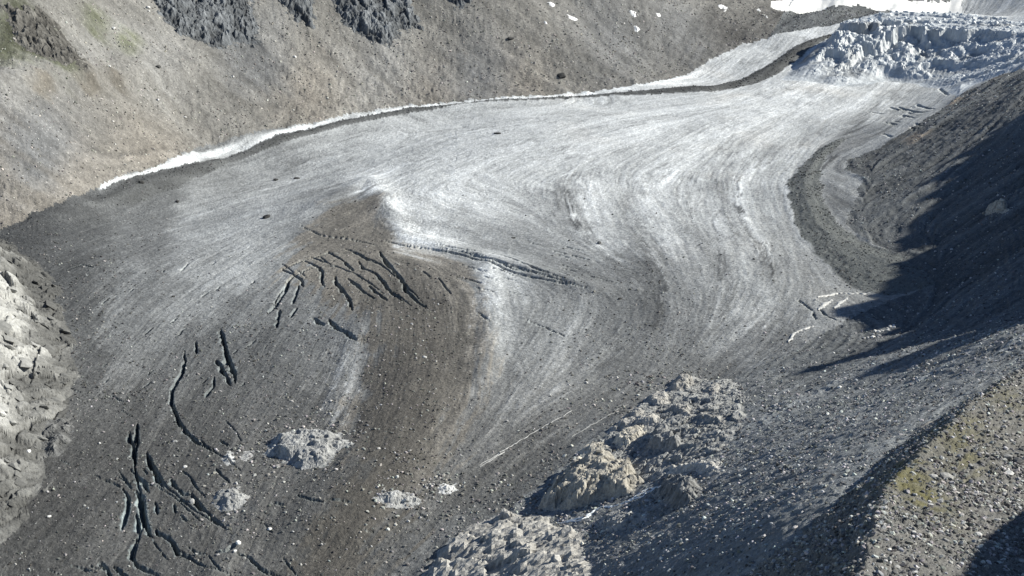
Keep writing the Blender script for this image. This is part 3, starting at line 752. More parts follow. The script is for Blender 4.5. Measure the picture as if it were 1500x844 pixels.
ids, inv = np.unique(iq, return_inverse=True)
OFF = np.array(icefall.location)
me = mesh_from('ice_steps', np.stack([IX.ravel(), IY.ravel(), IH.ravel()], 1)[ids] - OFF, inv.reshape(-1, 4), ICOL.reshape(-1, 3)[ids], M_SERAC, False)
link(bpy.data.objects.new('ice_steps', me), parent=icefall)

def hull_mesh(name, n, sx, sy, sz, seed, mat, tone=None, flat_bottom=False, power=1.0):
    r = random.Random(seed)
    bm = bmesh.new()
    for k in range(n):
        z = r.uniform(-1, 1); a = r.uniform(0, 2 * math.pi); q = math.sqrt(1 - z * z)
        s = r.uniform(0.78, 1.0)
        p = [q * math.cos(a) * s, q * math.sin(a) * s, z * s]
        p = [math.copysign(abs(c) ** power, c) for c in p]
        bm.verts.new((p[0] * sx, p[1] * sy, p[2] * sz))
    g = bmesh.ops.convex_hull(bm, input=bm.verts)
    bmesh.ops.delete(bm, geom=[e for e in g['geom_interior'] if isinstance(e, bmesh.types.BMVert)], context='VERTS')
    me = bpy.data.meshes.new(name); bm.to_mesh(me); bm.free()
    if tone is not None:
        a = me.attributes.new('tone', 'FLOAT_COLOR', 'POINT')
        a.data.foreach_set('color', np.tile(np.array(list(tone) + [1.0], np.float32), len(me.vertices)))
    me.materials.append(mat)
    return me

serac_meshes = [hull_mesh('serac', 22, 1, 0.75, 1.05, 40 + k, M_SERAC, (0.52, 0.555, 0.58), power=0.8) for k in range(8)]
cand = np.argwhere((ISDn > 22) & (amp > 0.4) & (fr > 0.16) & (fr < 0.5))
pick = rng.permutation(len(cand))
placed = []
for k in pick:
    r_, c_ = cand[k]
    x, y = IX[r_, c_], IY[r_, c_]
    if any((x - p[0]) ** 2 + (y - p[1]) ** 2 < 15 ** 2 for p in placed): continue
    placed.append((x, y))
    s = rng.uniform(2.6, 6.4) * (0.6 + 0.5 * smooth(0.1, 0.6, ramp[r_, c_]))
    o = bpy.data.objects.new('serac', serac_meshes[k % 8])
    o.location = (x - OFF[0], y - OFF[1], IH[r_, c_] - 0.2 * s - OFF[2])
    o.scale = (s * rng.uniform(0.7, 1.3), s * rng.uniform(0.7, 1.2), s * rng.uniform(0.7, 1.25))
    o.rotation_euler = (rng.uniform(-0.1, 0.55), rng.uniform(-0.4, 0.2), rng.uniform(0, 6.28))
    link(o, parent=icefall)
    if len(placed) >= 190: break

# ------------------------------------------------------------------ bedrock outcrops, cliffs, snow patches: shaped on the ground they rise from
M_ROCK = ground_mat('outcrop_rock', 0.45, 0.42, 1.0, 1.6)
M_CLIFF = ground_mat('cliff_rock', 0.16, 0.40, 1.0, 3.0)
M_STONE = stone_mat('boulder_stone', False)
block_meshes = [hull_mesh('rock_block', 14 + k, 1, 0.72, 0.6, 300 + k, M_STONE, power=0.6) for k in range(6)]
def draped(name, poly, h, grey, tint, label, cat, cells=(9, 4), facet=0.55, prof=7.0, mat=None, kind=None, group=None, spacing=None, wobble=1.0, flat=True, stretch=1.0, blocks=False):
    q = trace(poly, H)
    x0, y0 = q.min(0) - 3; x1, y1 = q.max(0) + 3
    sp = spacing or max(0.55, math.sqrt((x1 - x0) * (y1 - y0)) / 85)
    X, Y = np.meshgrid(np.arange(x0, x1, sp), np.arange(y0, y1, sp))
    w1 = fbm(X, Y, 14, 3); w2 = fbm(X + 77, Y, 4.5, 2)
    s = sdf(X, Y, q) + wobble * (2.2 * w1 + 1.1 * w2)
    if flat: s = s + 0.22 * cells[0] * facets(X, Y, cells[0], 0.8, 31) + 0.25 * cells[1] * facets(X, Y, cells[1], 0.8, 32)
    g = sample(H, X, Y)
    Xs, Ys = X + 1.5 * w1, (Y + 1.5 * w2) * stretch
    f1 = facets(Xs, Ys, cells[0], 0.7, len(label)); f2 = facets(Xs, Ys, cells[1], 0.7, 4); f3 = facets(X, Y, max(cells[1] * 0.4, sp * 2), 0.8, 6)
    up = smooth(-0.5, prof, s)
    dome = smooth(-0.5, max(prof, 0.6 * float(s.max())), s)
    z = g + up * (h * (0.35 + 0.5 * dome + 0.35 * w1) + facet * (0.55 * cells[0] * f1 + 0.5 * cells[1] * f2 + 0.2 * cells[1] * f3))
    if flat: z = z - up * facet * (0.30 * cells[0] * smooth(0.10, 0.0, cracks(Xs, Ys, cells[0], len(label))) + 0.35 * cells[1] * smooth(0.14, 0.0, cracks(Xs, Ys, cells[1], 4)))
    z = np.maximum(z, g - 0.5)
    z = np.where(s < 0, g - 0.8, z)
    c = lin(np.clip(grey - 12 + 40 * facet * f1 + 34 * facet * f2 + 18 * w2 + 16 * w1, 50, 240))[..., None] * np.array(tint)
    k = np.arange(X.size).reshape(X.shape)
    f = np.stack([k[:-1, :-1], k[:-1, 1:], k[1:, 1:], k[1:, :-1]], -1).reshape(-1, 4)
    keep = (s > -1.2 * sp); keep = (keep[:-1, :-1] & keep[1:, 1:] & keep[1:, :-1] & keep[:-1, 1:]).ravel()
    f = f[keep]
    if len(f) == 0: print('EMPTY', label); return None
    ids, inv = np.unique(f, return_inverse=True)
    org = np.array([q[:, 0].mean(), q[:, 1].mean(), 0]); org[2] = float(sample(H, org[0], org[1]))
    P = np.stack([X.ravel(), Y.ravel(), z.ravel()], 1)[ids] - org
    me = mesh_from(name, P, inv.reshape(-1, 4), c.reshape(-1, 3)[ids], mat or M_ROCK, not flat)
    o = bpy.data.objects.new(name, me); o.location = org
    link(o, label, cat, group, kind)
    if blocks:                                 # single joint-bounded blocks standing out of the rock
        cand = np.argwhere(s > 0.25 * cells[1]); got = []
        tilt = rng.uniform(-0.45, 0.45, 2); yaw = rng.uniform(0, 3.14)
        for k in rng.permutation(len(cand)):
            i, j = cand[k]
            if any((X[i, j] - p[0]) ** 2 + ((Y[i, j] - p[1]) * 0.8) ** 2 < (0.9 * cells[0]) ** 2 for p in got): continue
            got.append((X[i, j], Y[i, j]))
            sz = min(cells[1] * (0.25 + 0.75 * rng.random() ** 2), 3.0)
            c_ = bpy.data.objects.new('rock_block', block_meshes[k % 6])
            c_.location = (X[i, j] - org[0], Y[i, j] - org[1], z[i, j] - org[2] - 0.3 * sz)
            c_.scale = (sz * rng.uniform(0.8, 1.5), sz * rng.uniform(0.8, 1.2), sz * rng.uniform(0.7, 1.3))
            c_.rotation_euler = (tilt[0] + rng.normal(0, 0.18), tilt[1] + rng.normal(0, 0.18), yaw + rng.normal(0, 0.35))
            tone_ = float(lin(np.clip(grey - 14 + rng.normal(0, 20), 60, 215)))
            c_['tone'] = [tone_ * q_ for q_ in tint]
            link(c_, parent=o)
            if len(got) >= 9: break
    return o

TAN, GRY, PAL = (1.07, 1.0, 0.86), (1.0, 1.0, 0.97), (1.04, 1.0, 0.92)
RO = 'rock_outcrop'
for a in [
    (RO, [(790, 745), (812, 705), (832, 686), (870, 671), (902, 670), (932, 690), (942, 708), (920, 726), (880, 736), (838, 748)], 19, 168, TAN, 'large tan bedrock knob above the white meltwater stream', 'rock', (15, 6)),
    (RO, [(616, 850), (640, 806), (690, 772), (742, 752), (800, 756), (850, 780), (868, 826), (860, 880), (620, 890)], 13, 170, PAL, 'broad pale bedrock dome at the bottom edge, centre', 'rock', (22, 8)),
    (RO, [(386, 664), (400, 642), (440, 630), (500, 634), (514, 650), (492, 664), (486, 684), (440, 688), (410, 676)], 10, 164, GRY, 'whitish bedrock hump in the brown debris, left of centre', 'rock', (9, 4)),
    (RO, [(307, 738), (320, 719), (350, 714), (366, 728), (350, 746), (325, 750)], 7, 160, GRY, 'small whitish rock knob below the whitish hump', 'rock', (6, 3)),
    (RO, [(546, 730), (560, 718), (600, 721), (622, 734), (604, 744), (565, 744)], 5.5, 172, GRY, 'low cracked pale rock on the brown debris near the bottom centre', 'rock', (6, 3)),
    (RO, [(322, 674), (332, 660), (345, 662), (344, 678), (332, 682)], 4.5, 182, GRY, 'small pale rock at the end of the long curved crevasse', 'rock', (4, 2)),
    (RO, [(350, 672), (356, 661), (370, 659), (372, 668), (360, 676)], 3.5, 165, GRY, 'small pale rock between two whitish rock humps', 'rock', (4, 2)),
    (RO, [(964, 728), (974, 708), (1000, 703), (1026, 713), (1016, 734), (986, 744)], 9, 112, GRY, 'dark grey rock knob right of the stream', 'rock', (7, 3)),
    (RO, [(862, 768), (900, 750), (945, 746), (940, 766), (896, 782)], 4, 158, GRY, 'smooth pale slab just below the white stream', 'rock', (12, 5), 0.3),
    (RO, [(848, 664), (862, 652), (888, 648), (892, 658), (866, 666)], 5, 160, TAN, 'narrow tan rock left end of the outcrop chain', 'rock', (5, 2.5)),
    (RO, [(896, 650), (915, 634), (946, 626), (948, 642), (918, 656)], 7, 165, TAN, 'tan split rock in the middle of the outcrop chain', 'rock', (5, 2.5)),
    (RO, [(946, 662), (952, 642), (972, 628), (990, 640), (1000, 656), (985, 664)], 10, 128, GRY, 'peaked rock with a large black shaded face', 'rock', (7, 3)),
    (RO, [(978, 576), (984, 560), (1002, 552), (1018, 560), (1012, 574)], 7, 140, PAL, 'topmost pointed rock of the outcrop chain', 'rock', (5, 2.5)),
    (RO, [(1026, 578), (1040, 566), (1060, 566), (1058, 578), (1040, 582)], 5, 150, PAL, 'rounded pale rock right of the topmost outcrop', 'rock', (5, 2.5)),
    (RO, [(942, 594), (952, 580), (980, 580), (986, 592), (962, 600)], 6, 150, PAL, 'craggy rock on the upper outcrop chain beside the ice', 'rock', (5, 2.5)),
    (RO, [(914, 612), (926, 600), (950, 600), (946, 612), (928, 618)], 5.5, 145, PAL, 'low jagged rock on the ice edge of the outcrop chain', 'rock', (5, 2.5)),
    (RO, [(974, 604), (990, 594), (1014, 600), (1016, 612), (990, 614)], 6, 140, PAL, 'broken grey rock inside the outcrop chain', 'rock', (5, 2.5)),
    (RO, [(895, 632), (910, 618), (960, 614), (965, 626), (925, 634)], 7, 155, PAL, 'long ragged rock band in the outcrop chain', 'rock', (6, 3)),
    (RO, [(1016, 616), (1030, 606), (1062, 612), (1058, 622), (1030, 624)], 4.5, 140, PAL, 'flat rock ledge on the right flank of the outcrop chain', 'rock', (5, 2.5)),
    (RO, [(976, 694), (984, 682), (1018, 682), (1052, 678), (1050, 690), (1010, 694)], 5, 165, PAL, 'pale rock ledge above the dark grey knob', 'rock', (5, 2.5)),
    (RO, [(640, 722), (646, 710), (668, 708), (672, 718), (656, 724)], 3.5, 205, GRY, 'twin white ice-washed knobs at the foot of the grey ice', 'rock', (4, 2)),
    (RO, [(1438, 314), (1450, 304), (1462, 300), (1476, 298), (1478, 308), (1458, 314)], 16, 175, TAN, 'pale rock tip catching sun inside the dark right slope', 'rock', (8, 4)),
    (RO, [(1330, 640), (1338, 625), (1356, 620), (1372, 612), (1376, 622), (1350, 640)], 2.5, 140, PAL, 'rough rock breaking through the foreground moraine crest', 'rock', (3, 1.5)),
    (RO, [(60, 650), (64, 625), (84, 610), (104, 612), (110, 640), (90, 668), (70, 672)], 6, 112, GRY, 'dark grey rib of rock at the foot of the left bluff', 'rock', (7, 3)),
]:
    cen = np.mean(a[1], 0); gro = 1.22 if np.ptp(np.array(a[1])[:, 0]) < 80 and a[1][0][0] > 800 and a[1][0][0] < 1100 else 1.0
    a = (a[0], [tuple(cen + (np.array(p) - cen) * gro) for p in a[1]], a[2] * (0.75 if gro == 1 else 1.0), a[3] + (22 if gro > 1 else 0)) + a[4:]
    draped(*a[:7], cells=a[7], facet=a[8] if len(a) > 8 else 0.27, prof=9.0, blocks=len(a) < 9)
draped('bedrock_shelf', [(838, 742), (836, 700), (866, 662), (896, 628), (950, 580), (1006, 550), (1070, 556), (1106, 580), (1088, 620), (1062, 660), (1060, 696), (1000, 698), (950, 706), (932, 716), (900, 730), (860, 744)], 2.6, 152, (1.0, 1.0, 0.96), 'low broken grey bedrock shelf linking the outcrops beside the ice', 'rock', (14, 5), 0.34, 8.0, spacing=1.0)
BLUE = (0.95, 1.0, 1.04)
for poly, lab in [
    ([(212, -20), (236, 24), (262, 50), (290, 62), (330, 74), (345, 66), (382, 68), (378, 40), (362, -20)], 'widest dark blue-grey cliff at the top, left of the brown scree chute'),
    ([(396, -20), (420, 18), (446, 42), (462, 44), (458, -20)], 'narrow dark cliff spur at the top between two wide cliffs'),
    ([(476, -20), (500, 34), (540, 62), (572, 70), (592, 46), (622, 44), (604, 8), (600, -20)], 'dark fluted cliff at the top, right of the brown scree chute'),
    ([(4, 8), (20, 58), (62, 84), (108, 102), (134, 100), (96, 52), (62, 8)], 'weathered brown-grey crag with grass in the top left corner'),
    ([(640, -20), (668, 14), (690, 6), (690, -20)], 'small dark rock step at the top edge right of the fluted cliff')]:
    draped('rock_cliff', poly, 15 if 'crag' not in lab else 8, 110 if 'crag' not in lab else 100, BLUE if 'crag' not in lab else (1.05, 1.0, 0.9), lab, 'cliff', (15, 7), 0.6, 18.0, M_CLIFF, spacing=1.7, stretch=0.45, wobble=7.0)
SNW = (1.01, 1.0, 0.97)
for px, py, w, h, lab in [(808, 7, 7, 3.5, 'uppermost small snow patch on the hillside, left of the pair'), (838, 26, 11, 3, 'slanting snow streak on the hillside below the uppermost patch'), (799, 33, 4, 2, 'tiny snow fleck left of the slanting streak'),
        (928, 20, 7, 5, 'upper of two stacked snow patches in the gully'), (932, 42, 6, 4.5, 'lower of two stacked snow patches in the gully'), (964, 22, 4, 2.5, 'tiny snow fleck right of the stacked patches'),
        (1060, 12, 9, 5, 'snow patch on the dark slope left of the snowfield'), (1112, 15, 4, 2, 'small snow fleck beside the snowfield edge'), (1122, 24, 5, 2, 'thin snow fleck under the snowfield edge')]:
    an = np.linspace(0, 2 * math.pi, 10)[:-1]
    draped('snow_patch', [(px + w * math.cos(a) * (0.8 + 0.3 * math.sin(3 * a + px)), py + h * math.sin(a) + 0.35 * w * math.cos(a)) for a in an], 1.2, 232, SNW, lab, 'snow', (30, 20), 0.1, 3.0, M_SNOW, group='snow patches on the hillside', wobble=0.8, flat=False, spacing=1.3)

# ------------------------------------------------------------------ ribbons: meltwater and pale ice strips
def new_plain(name, col, rough, spec=0.5):
    m, nt, b = new_mat(name)
    n = node(nt, 'ShaderNodeTexNoise', Scale=0.6, Detail=4.0); cr_ = node(nt, 'ShaderNodeValToRGB')
    tc = node(nt, 'ShaderNodeTexCoord'); nt.links.new(tc.outputs['Object'], n.inputs['Vector'])
    cr_.color_ramp.elements[0].color = (*[c * 0.72 for c in col], 1); cr_.color_ramp.elements[1].color = (*col, 1)
    nt.links.new(n.outputs['Fac'], cr_.inputs['Fac']); nt.links.new(cr_.outputs['Color'], b.inputs['Base Color'])
    b.inputs['Roughness'].default_value = rough; b.inputs['Specular IOR Level'].default_value = spec
    return m
M_WATER = new_plain('white_water', (0.78, 0.82, 0.84), 0.25)
M_PALE = new_plain('pale_ice', (0.52, 0.515, 0.49), 0.6)
def ribbon(name, strands, mat, h, **kw):
    V, F = [], []
    org = None
    for pts, wpx in strands:
        q = trace(pts, H)
        L = np.append(0, np.cumsum(np.hypot(*np.diff(q, axis=0).T)))
        t = np.arange(0, L[-1], 0.9)
        x, y = np.interp(t, L, q[:, 0]), np.interp(t, L, q[:, 1])
        x = x + 0.9 * perlin(t / 7.0, t * 0 + len(V)); y = y + 1.2 * perlin(t / 9.0, t * 0 + 3.3)
        if org is None: org = np.array([x[0], y[0], float(sample(H, x[:1], y[:1])[0])])
        tx, ty = np.gradient(x), np.gradient(y); n_ = np.hypot(tx, ty) + 1e-6; nx, ny = -ty / n_, tx / n_
        w = wpx * y / FPX * 0.5 * np.clip(3 * np.sin(np.pi * (t + 0.5) / (t[-1] + 1)) ** 0.7, 0.1, 1) * np.clip(0.75 + 1.6 * perlin(t / 4.0, t * 0 + 8.1), 0.06, 1.6)
        for k, off in enumerate((-1, -0.4, 0.4, 1)):
            X, Y = x + nx * w * off, y + ny * w * off
            Z = sample(H, X, Y) + (h if abs(off) < 0.5 else 0.02)
            V.append(np.stack([X, Y, Z], 1) - org)
        b = sum(len(v) for v in V[:-4]); n0 = len(t)
        for j in range(3):
            i = np.arange(n0 - 1)
            F.append(np.stack([b + j * n0 + i, b + j * n0 + i + 1, b + (j + 1) * n0 + i + 1, b + (j + 1) * n0 + i], 1))
    me = mesh_from(name, np.vstack(V), np.vstack(F), None, mat)
    o = bpy.data.objects.new(name, me); o.location = org
    return link(o, **kw)
ribbon('meltwater_stream', [([(816, 767), (840, 762), (858, 757), (872, 747), (886, 743), (905, 740), (925, 733), (938, 722), (950, 716), (968, 712), (986, 706)], 5.0),
    ([(905, 740), (930, 729), (945, 722), (960, 716)], 3.4), ([(922, 734), (942, 728), (952, 720)], 3.0), ([(830, 765), (852, 762), (866, 755)], 3.2)], M_WATER, 0.6,
    label='white braided meltwater stream running past the tan bedrock knob', cat='stream')
ribbon('meltwater_rill', [([(703, 682), (722, 671), (754, 650), (775, 638), (801, 622), (820, 612), (838, 602)], 1.7), ([(703, 684), (716, 677), (740, 662)], 1.6)], M_PALE, 0.2, label='thin white rill on the grey ice above the outcrops', cat='stream')
ribbon('meltwater_rill', [([(838, 640), (868, 622), (896, 606), (920, 592)], 1.0)], M_PALE, 0.15, label='fainter pale rill on the grey ice nearest the outcrop chain', cat='stream')
for pts, w, lab in [([(1199, 455), (1208, 446), (1219, 439)], 8, 'thick white ice strip left of the pointed shadow'), ([(1222, 452), (1230, 444), (1241, 437)], 7, 'white ice strip nearest the pointed shadow'),
        ([(1198, 436), (1228, 430), (1270, 431)], 4.4, 'long thin white ice strip above the pointed shadow'), ([(1155, 502), (1163, 489), (1176, 483), (1191, 478)], 5.5, 'hooked white ice strip below and left of the pointed shadow')]:
    ribbon('ice_strip', [(pts, w)], M_PALE, 0.9, label=lab, cat='ice', group='pale ice strips')

fi = np.arange(ROWS * COLS).reshape(ROWS, COLS)
Q = np.stack([fi[:-1, :-1], fi[:-1, 1:], fi[1:, 1:], fi[1:, :-1]], -1).reshape(-1, 4)
fvis = (vis[:-1, :-1] | vis[1:, 1:]).ravel()
freg = REG[:-1, :-1].ravel()
def cut(name, reg, col, mat, shade=True, **kw):
    sel = fvis & (freg == reg)
    q = Q[sel]
    ids, inv = np.unique(q, return_inverse=True)
    P = np.stack([GX.ravel()[ids], GY.ravel()[ids], H.ravel()[ids]], 1)
    me = mesh_from(name, P, inv.reshape(-1, 4), col.reshape(-1, 3)[ids], mat, shade)
    return link(bpy.data.objects.new(name, me), **kw)
cut('glacier', 0, COL_ICE, M_ICE, kind='structure', label='streaked grey and white glacier tongue filling the valley', cat='glacier')
cut('hillside', 1, COL_HILL, M_HILL, kind='structure', label='brown and grey scree hillside above the left ice margin', cat='hillside')
cut('valley_slope', 2, COL_SLOPE, M_SLOPE, kind='structure', label='dark rubble slope on the right, half in shadow', cat='slope')
cut('moraine_ridge', 3, COL_FG, M_FG, kind='structure', label='sharp-crested stony moraine ridge in the right foreground', cat='moraine')
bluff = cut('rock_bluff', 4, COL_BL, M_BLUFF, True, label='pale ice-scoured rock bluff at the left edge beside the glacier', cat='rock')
cut('debris_ridge', 5, COL_ICE, M_MOR, kind='structure', label='curved dark rubble ridge on the ice below the right slope', cat='moraine')
cut('debris_band', 6, COL_ICE, M_MOR, kind='structure', label='long thin dark debris band along the far side of the glacier', cat='moraine')
cut('snowfield', 7, COL_SNOW, M_SNOW, kind='structure', label='bright snowfield at the head of the valley', cat='snow')
# joint-bounded slabs lying on the bluff face
_cand = np.argwhere((S_BL > 6) & (S_BL < 130) & (PXX > -30) & (PYY > 340) & (PYY < 830))
_got = []
for k in rng.permutation(len(_cand)):
    i, j = _cand[k]
    x, y = GX[i, j], GY[i, j]
    sz = 3.0 + 5.5 * rng.random() ** 2
    if any((x - p[0]) ** 2 + (y - p[1]) ** 2 < (0.75 * (sz + p[2])) ** 2 for p in _got): continue
    _got.append((x, y, sz))
    o = bpy.data.objects.new('rock_slab', block_meshes[k % 6])
    o.location = (x, y, H[i, j] - 0.12 * sz)
    o.scale = (sz * rng.uniform(0.7, 1.1), sz * rng.uniform(1.1, 1.9), sz * rng.uniform(0.45, 0.7))
    o.rotation_euler = (0.12 + rng.normal(0, 0.12), 0.62 + rng.normal(0, 0.15), 0.55 + rng.normal(0, 0.25))
    c = COL_BL[i, j] * rng.uniform(0.8, 1.1)
    o['tone'] = [float(v) for v in c]
    link(o, parent=bluff)
    if len(_got) >= 150: break

# ------------------------------------------------------------------ boulders
boulder_meshes = [hull_mesh('boulder', 18 + 2 * k, 1, 0.8, 0.68, 100 + k, M_STONE, power=0.8) for k in range(8)]
def boulder(px, py, wpx, grey, label, flat=1.0, tint=(1.02, 1.0, 0.95), group=None, wide=1.0):
    x, y, z = [float(v[0]) for v in hit([px], [py], H)]
    s = wpx * y / FPX * 0.5
    k = int(abs(px * 7 + py * 13)) % 8
    o = bpy.data.objects.new('boulder', boulder_meshes[k])
    o.location = (x, y, z + 0.22 * s * flat)
    o.scale = (s * wide, s, s * flat)
    o.rotation_euler = (rng.uniform(-0.3, 0.3), rng.uniform(-0.3, 0.3), rng.uniform(0, 6.28) if wide == 1.0 else 0.1)
    c = lin(grey)
    o['tone'] = [float(c * t) for t in tint]
    return link(o, label, 'boulder', group)
for b in [(349, 796, 11, 232, 'brightest white boulder on the lower left debris'), (344, 808, 8, 222, 'white boulder touching the brightest boulder from below'), (395, 776, 9, 225, 'flat white boulder on the brown debris right of the brightest boulder'),
        (271, 684, 8, 205, 'flat pale boulder between the left crevasses', 0.5), (622, 524, 8, 190, 'pale boulder alone on the brown debris, upper part'), (281, 736, 12, 172, 'round grey boulder wedged at a crevasse edge'),
        (390, 319, 15, 62, 'dark rock heap on the bright ice, left centre', 0.6), (404, 264, 10, 60, 'dark rock heap on the ice near the debris band', 0.6), (435, 262, 12, 66, 'broad dark heap on the ice right of a smaller dark heap', 0.4), (878, 357, 9, 110, 'perched brown rock on the ice at centre right'),
        (728, 196, 16, 70, 'long dark rock on the clean upper ice', 0.35), (260, 296, 8, 60, 'small black rock on the upper left ice', 0.8), (207, 268, 10, 64, 'black rock at the ice margin below the hillside', 0.8), (908, 438, 9, 60, 'dark rock right of the crack bundle', 0.6),
        (752, 349, 8, 62, 'black rock on the ice above the crack bundle', 0.6), (254, 435, 6, 60, 'tiny black rock on the left grey ice'), (42, 662, 9, 235, 'white boulder at the foot of the left bluff'), (72, 757, 8, 205, 'pale boulder below the left bluff'), (146, 650, 6, 200, 'small pale boulder left of the crevasses'),
        (166, 42, 7, 228, 'white boulder high on the left hillside'), (160, 98, 7, 215, 'pale boulder above the hillside bench'), (231, 147, 7, 210, 'pale boulder below the hillside bench'), (341, 113, 7, 205, 'pale boulder right of the hillside bench'), (270, 172, 9, 200, 'flat pale boulder low on the hillside', 0.5),
        (432, 84, 7, 215, 'pale boulder under the brown scree chute'), (217, 12, 8, 205, 'pale boulder beside the widest cliff'), (232, 99, 9, 70, 'dark boulder on the hillside scree'), (218, 17, 6, 200, 'small pale boulder beside the widest cliff'), (822, 112, 20, 66, 'dark hollowed rock low on the far hillside', 0.5), (748, 57, 12, 72, 'dark rock on the far hillside', 0.6),
        (1458, 142, 4, 235, 'tiny white boulder on the upper right slope'), (1140, 682, 10, 72, 'dark boulder on the right rubble apron'), (1213, 608, 11, 215, 'white slab on the right rubble apron', 0.5), (1230, 568, 8, 220, 'white boulder on the apron under the long shadow'), (1052, 572, 7, 225, 'small white boulder beside the upper outcrops'),
        (1302, 618, 9, 205, 'pale boulder on the apron near the moraine shade'), (1006, 792, 8, 205, 'pale boulder on the lower apron'), (1082, 763, 7, 200, 'small pale boulder on the lower apron left of the dark wall'),
        (1386, 701, 26, 150, 'largest grey boulder on the foreground moraine', 0.7), (1367, 700, 18, 165, 'grey boulder leaning beside the largest one', 0.7), (1294, 745, 13, 205, 'pale block at the bend of the moraine crest', 0.7), (1258, 714, 12, 205, 'pale slab on the moraine crest edge', 0.5), (1475, 671, 19, 140, 'grey boulder left in the group at the right edge', 0.8), (1491, 678, 22, 110, 'dark boulder in the group at the right edge'),
        (1478, 694, 19, 205, 'white boulder in the group at the right edge', 0.7), (1497, 660, 14, 105, 'dark boulder cut by the right edge of the picture'), (1433, 784, 16, 195, 'pale boulder beside the corner shadow', 0.7), (1303, 806, 9, 215, 'small white boulder near the bottom of the moraine'), (1340, 840, 11, 205, 'pale boulder at the bottom edge on the moraine'), (1295, 818, 20, 110, 'flat grey slab low on the moraine', 0.35),
        (1460, 762, 16, 165, 'long flat stone above the corner shadow', 0.35), (1340, 726, 10, 170, 'grey stone below the mossy crest'), (1306, 788, 9, 95, 'dark stone low on the moraine')]:
    boulder(b[0], b[1], b[2], b[3], b[4], b[5] if len(b) > 5 else 0.9)
for k in range(16):                            # heap of pale ice blocks in the gap between two shadow fingers
    boulder(1268 + 3.1 * k + rng.normal(0, 3), 497 - 1.25 * k + rng.normal(0, 2.5), rng.uniform(5, 10), rng.uniform(165, 225), 'pale ice block in the small heap between the two long shadow fingers', rng.uniform(0.5, 0.9), group='ice blocks heaped between the shadows')
cnt = 0
while cnt < 90:                                # look-alike stones of the outer moraine side
    px, py = rng.uniform(1275, 1500), rng.uniform(575, 842)
    x, y, z = hit([px], [py], H)
    if sample(np.where(W_FG & ~lft, 1.0, 0.0), x, y)[0] < 0.9: continue
    boulder(px, py, 5 + 11 * rng.random() ** 2.5, rng.choice([100, 120, 140, 165, 190]), 'small angular stone among many on the outer side of the foreground moraine', rng.uniform(0.5, 0.9), group='stones on the outer moraine side')
    cnt += 1

# ------------------------------------------------------------------ rubble: uncountable stones, one object for each ground
rub_src = [o for o in SC.objects if o.name.startswith('boulder')][:1]
def stone_group():
    g = bpy.data.node_groups.new('scatter_stones', 'GeometryNodeTree')
    g.interface.new_socket('Geometry', in_out='INPUT', socket_type='NodeSocketGeometry')
    g.interface.new_socket('Geometry', in_out='OUTPUT', socket_type='NodeSocketGeometry')
    gi, go = g.nodes.new('NodeGroupInput'), g.nodes.new('NodeGroupOutput')
    L = g.links.new
    join = g.nodes.new('GeometryNodeJoinGeometry')
    for k in range(4):                         # angular stones: hulls of a few scattered corner points
        ico = g.nodes.new('GeometryNodeMeshIcoSphere'); ico.inputs['Subdivisions'].default_value = 2
        rv = g.nodes.new('FunctionNodeRandomValue'); rv.data_type = 'FLOAT'; rv.inputs['Seed'].default_value = 11 + k
        cmp_ = g.nodes.new('FunctionNodeCompare'); cmp_.data_type = 'FLOAT'; cmp_.operation = 'GREATER_THAN'; cmp_.inputs[1].default_value = 0.42
        L(rv.outputs['Value'] if 'Value' in rv.outputs and rv.outputs['Value'].type == 'VALUE' else rv.outputs[1], cmp_.inputs[0])
        de = g.nodes.new('GeometryNodeDeleteGeometry'); de.domain = 'POINT'
        L(ico.outputs['Mesh'], de.inputs['Geometry']); L(cmp_.outputs[0], de.inputs['Selection'])
        tr = g.nodes.new('GeometryNodeTransform'); tr.inputs['Scale'].default_value = [(1, 0.75, 0.6), (1, 0.9, 0.75), (1.15, 0.7, 0.5), (0.95, 0.8, 0.85)][k]
        hu = g.nodes.new('GeometryNodeConvexHull')
        sm = g.nodes.new('GeometryNodeSetMaterial'); sm.inputs['Material'].default_value = M_RUBBLE
        gti = g.nodes.new('GeometryNodeGeometryToInstance')
        L(de.outputs[0], tr.inputs['Geometry']); L(tr.outputs[0], hu.inputs[0]); L(hu.outputs[0], sm.inputs['Geometry']); L(sm.outputs[0], gti.inputs[0]); L(gti.outputs[0], join.inputs[0])
    iop = g.nodes.new('GeometryNodeInstanceOnPoints')
    iop.inputs['Pick Instance'].default_value = True
    ns = g.nodes.new('GeometryNodeInputNamedAttribute'); ns.data_type = 'FLOAT_VECTOR'; ns.inputs['Name'].default_value = 'size'
    nr = g.nodes.new('GeometryNodeInputNamedAttribute'); nr.data_type = 'FLOAT_VECTOR'; nr.inputs['Name'].default_value = 'turn'
    ri = g.nodes.new('FunctionNodeRandomValue'); ri.data_type = 'INT'
    ri.inputs[4].default_value = 0; ri.inputs[5].default_value = 3
    L(gi.outputs[0], iop.inputs['Points']); L(join.outputs[0], iop.inputs['Instance'])
    L(ri.outputs[2], iop.inputs['Instance Index'])
    L(ns.outputs[0], iop.inputs['Scale']); L(nr.outputs[0], iop.inputs['Rotation'])
    L(iop.outputs[0], go.inputs[0])
    return g
STONES = stone_group()
CELL = (GX[:-1, 1:] - GX[:-1, :-1]) * (GY[1:, :-1] - GY[:-1, :-1])
INFR = (PXX > -150) & (PXX < 1950) & (PYY > -30) & (PYY < 880)
CLUMP = np.clip(0.25 + 1.4 * np.clip(wob + 0.6 * wob2 + 0.25, 0, 1.2) ** 1.5, 0.1, 2)
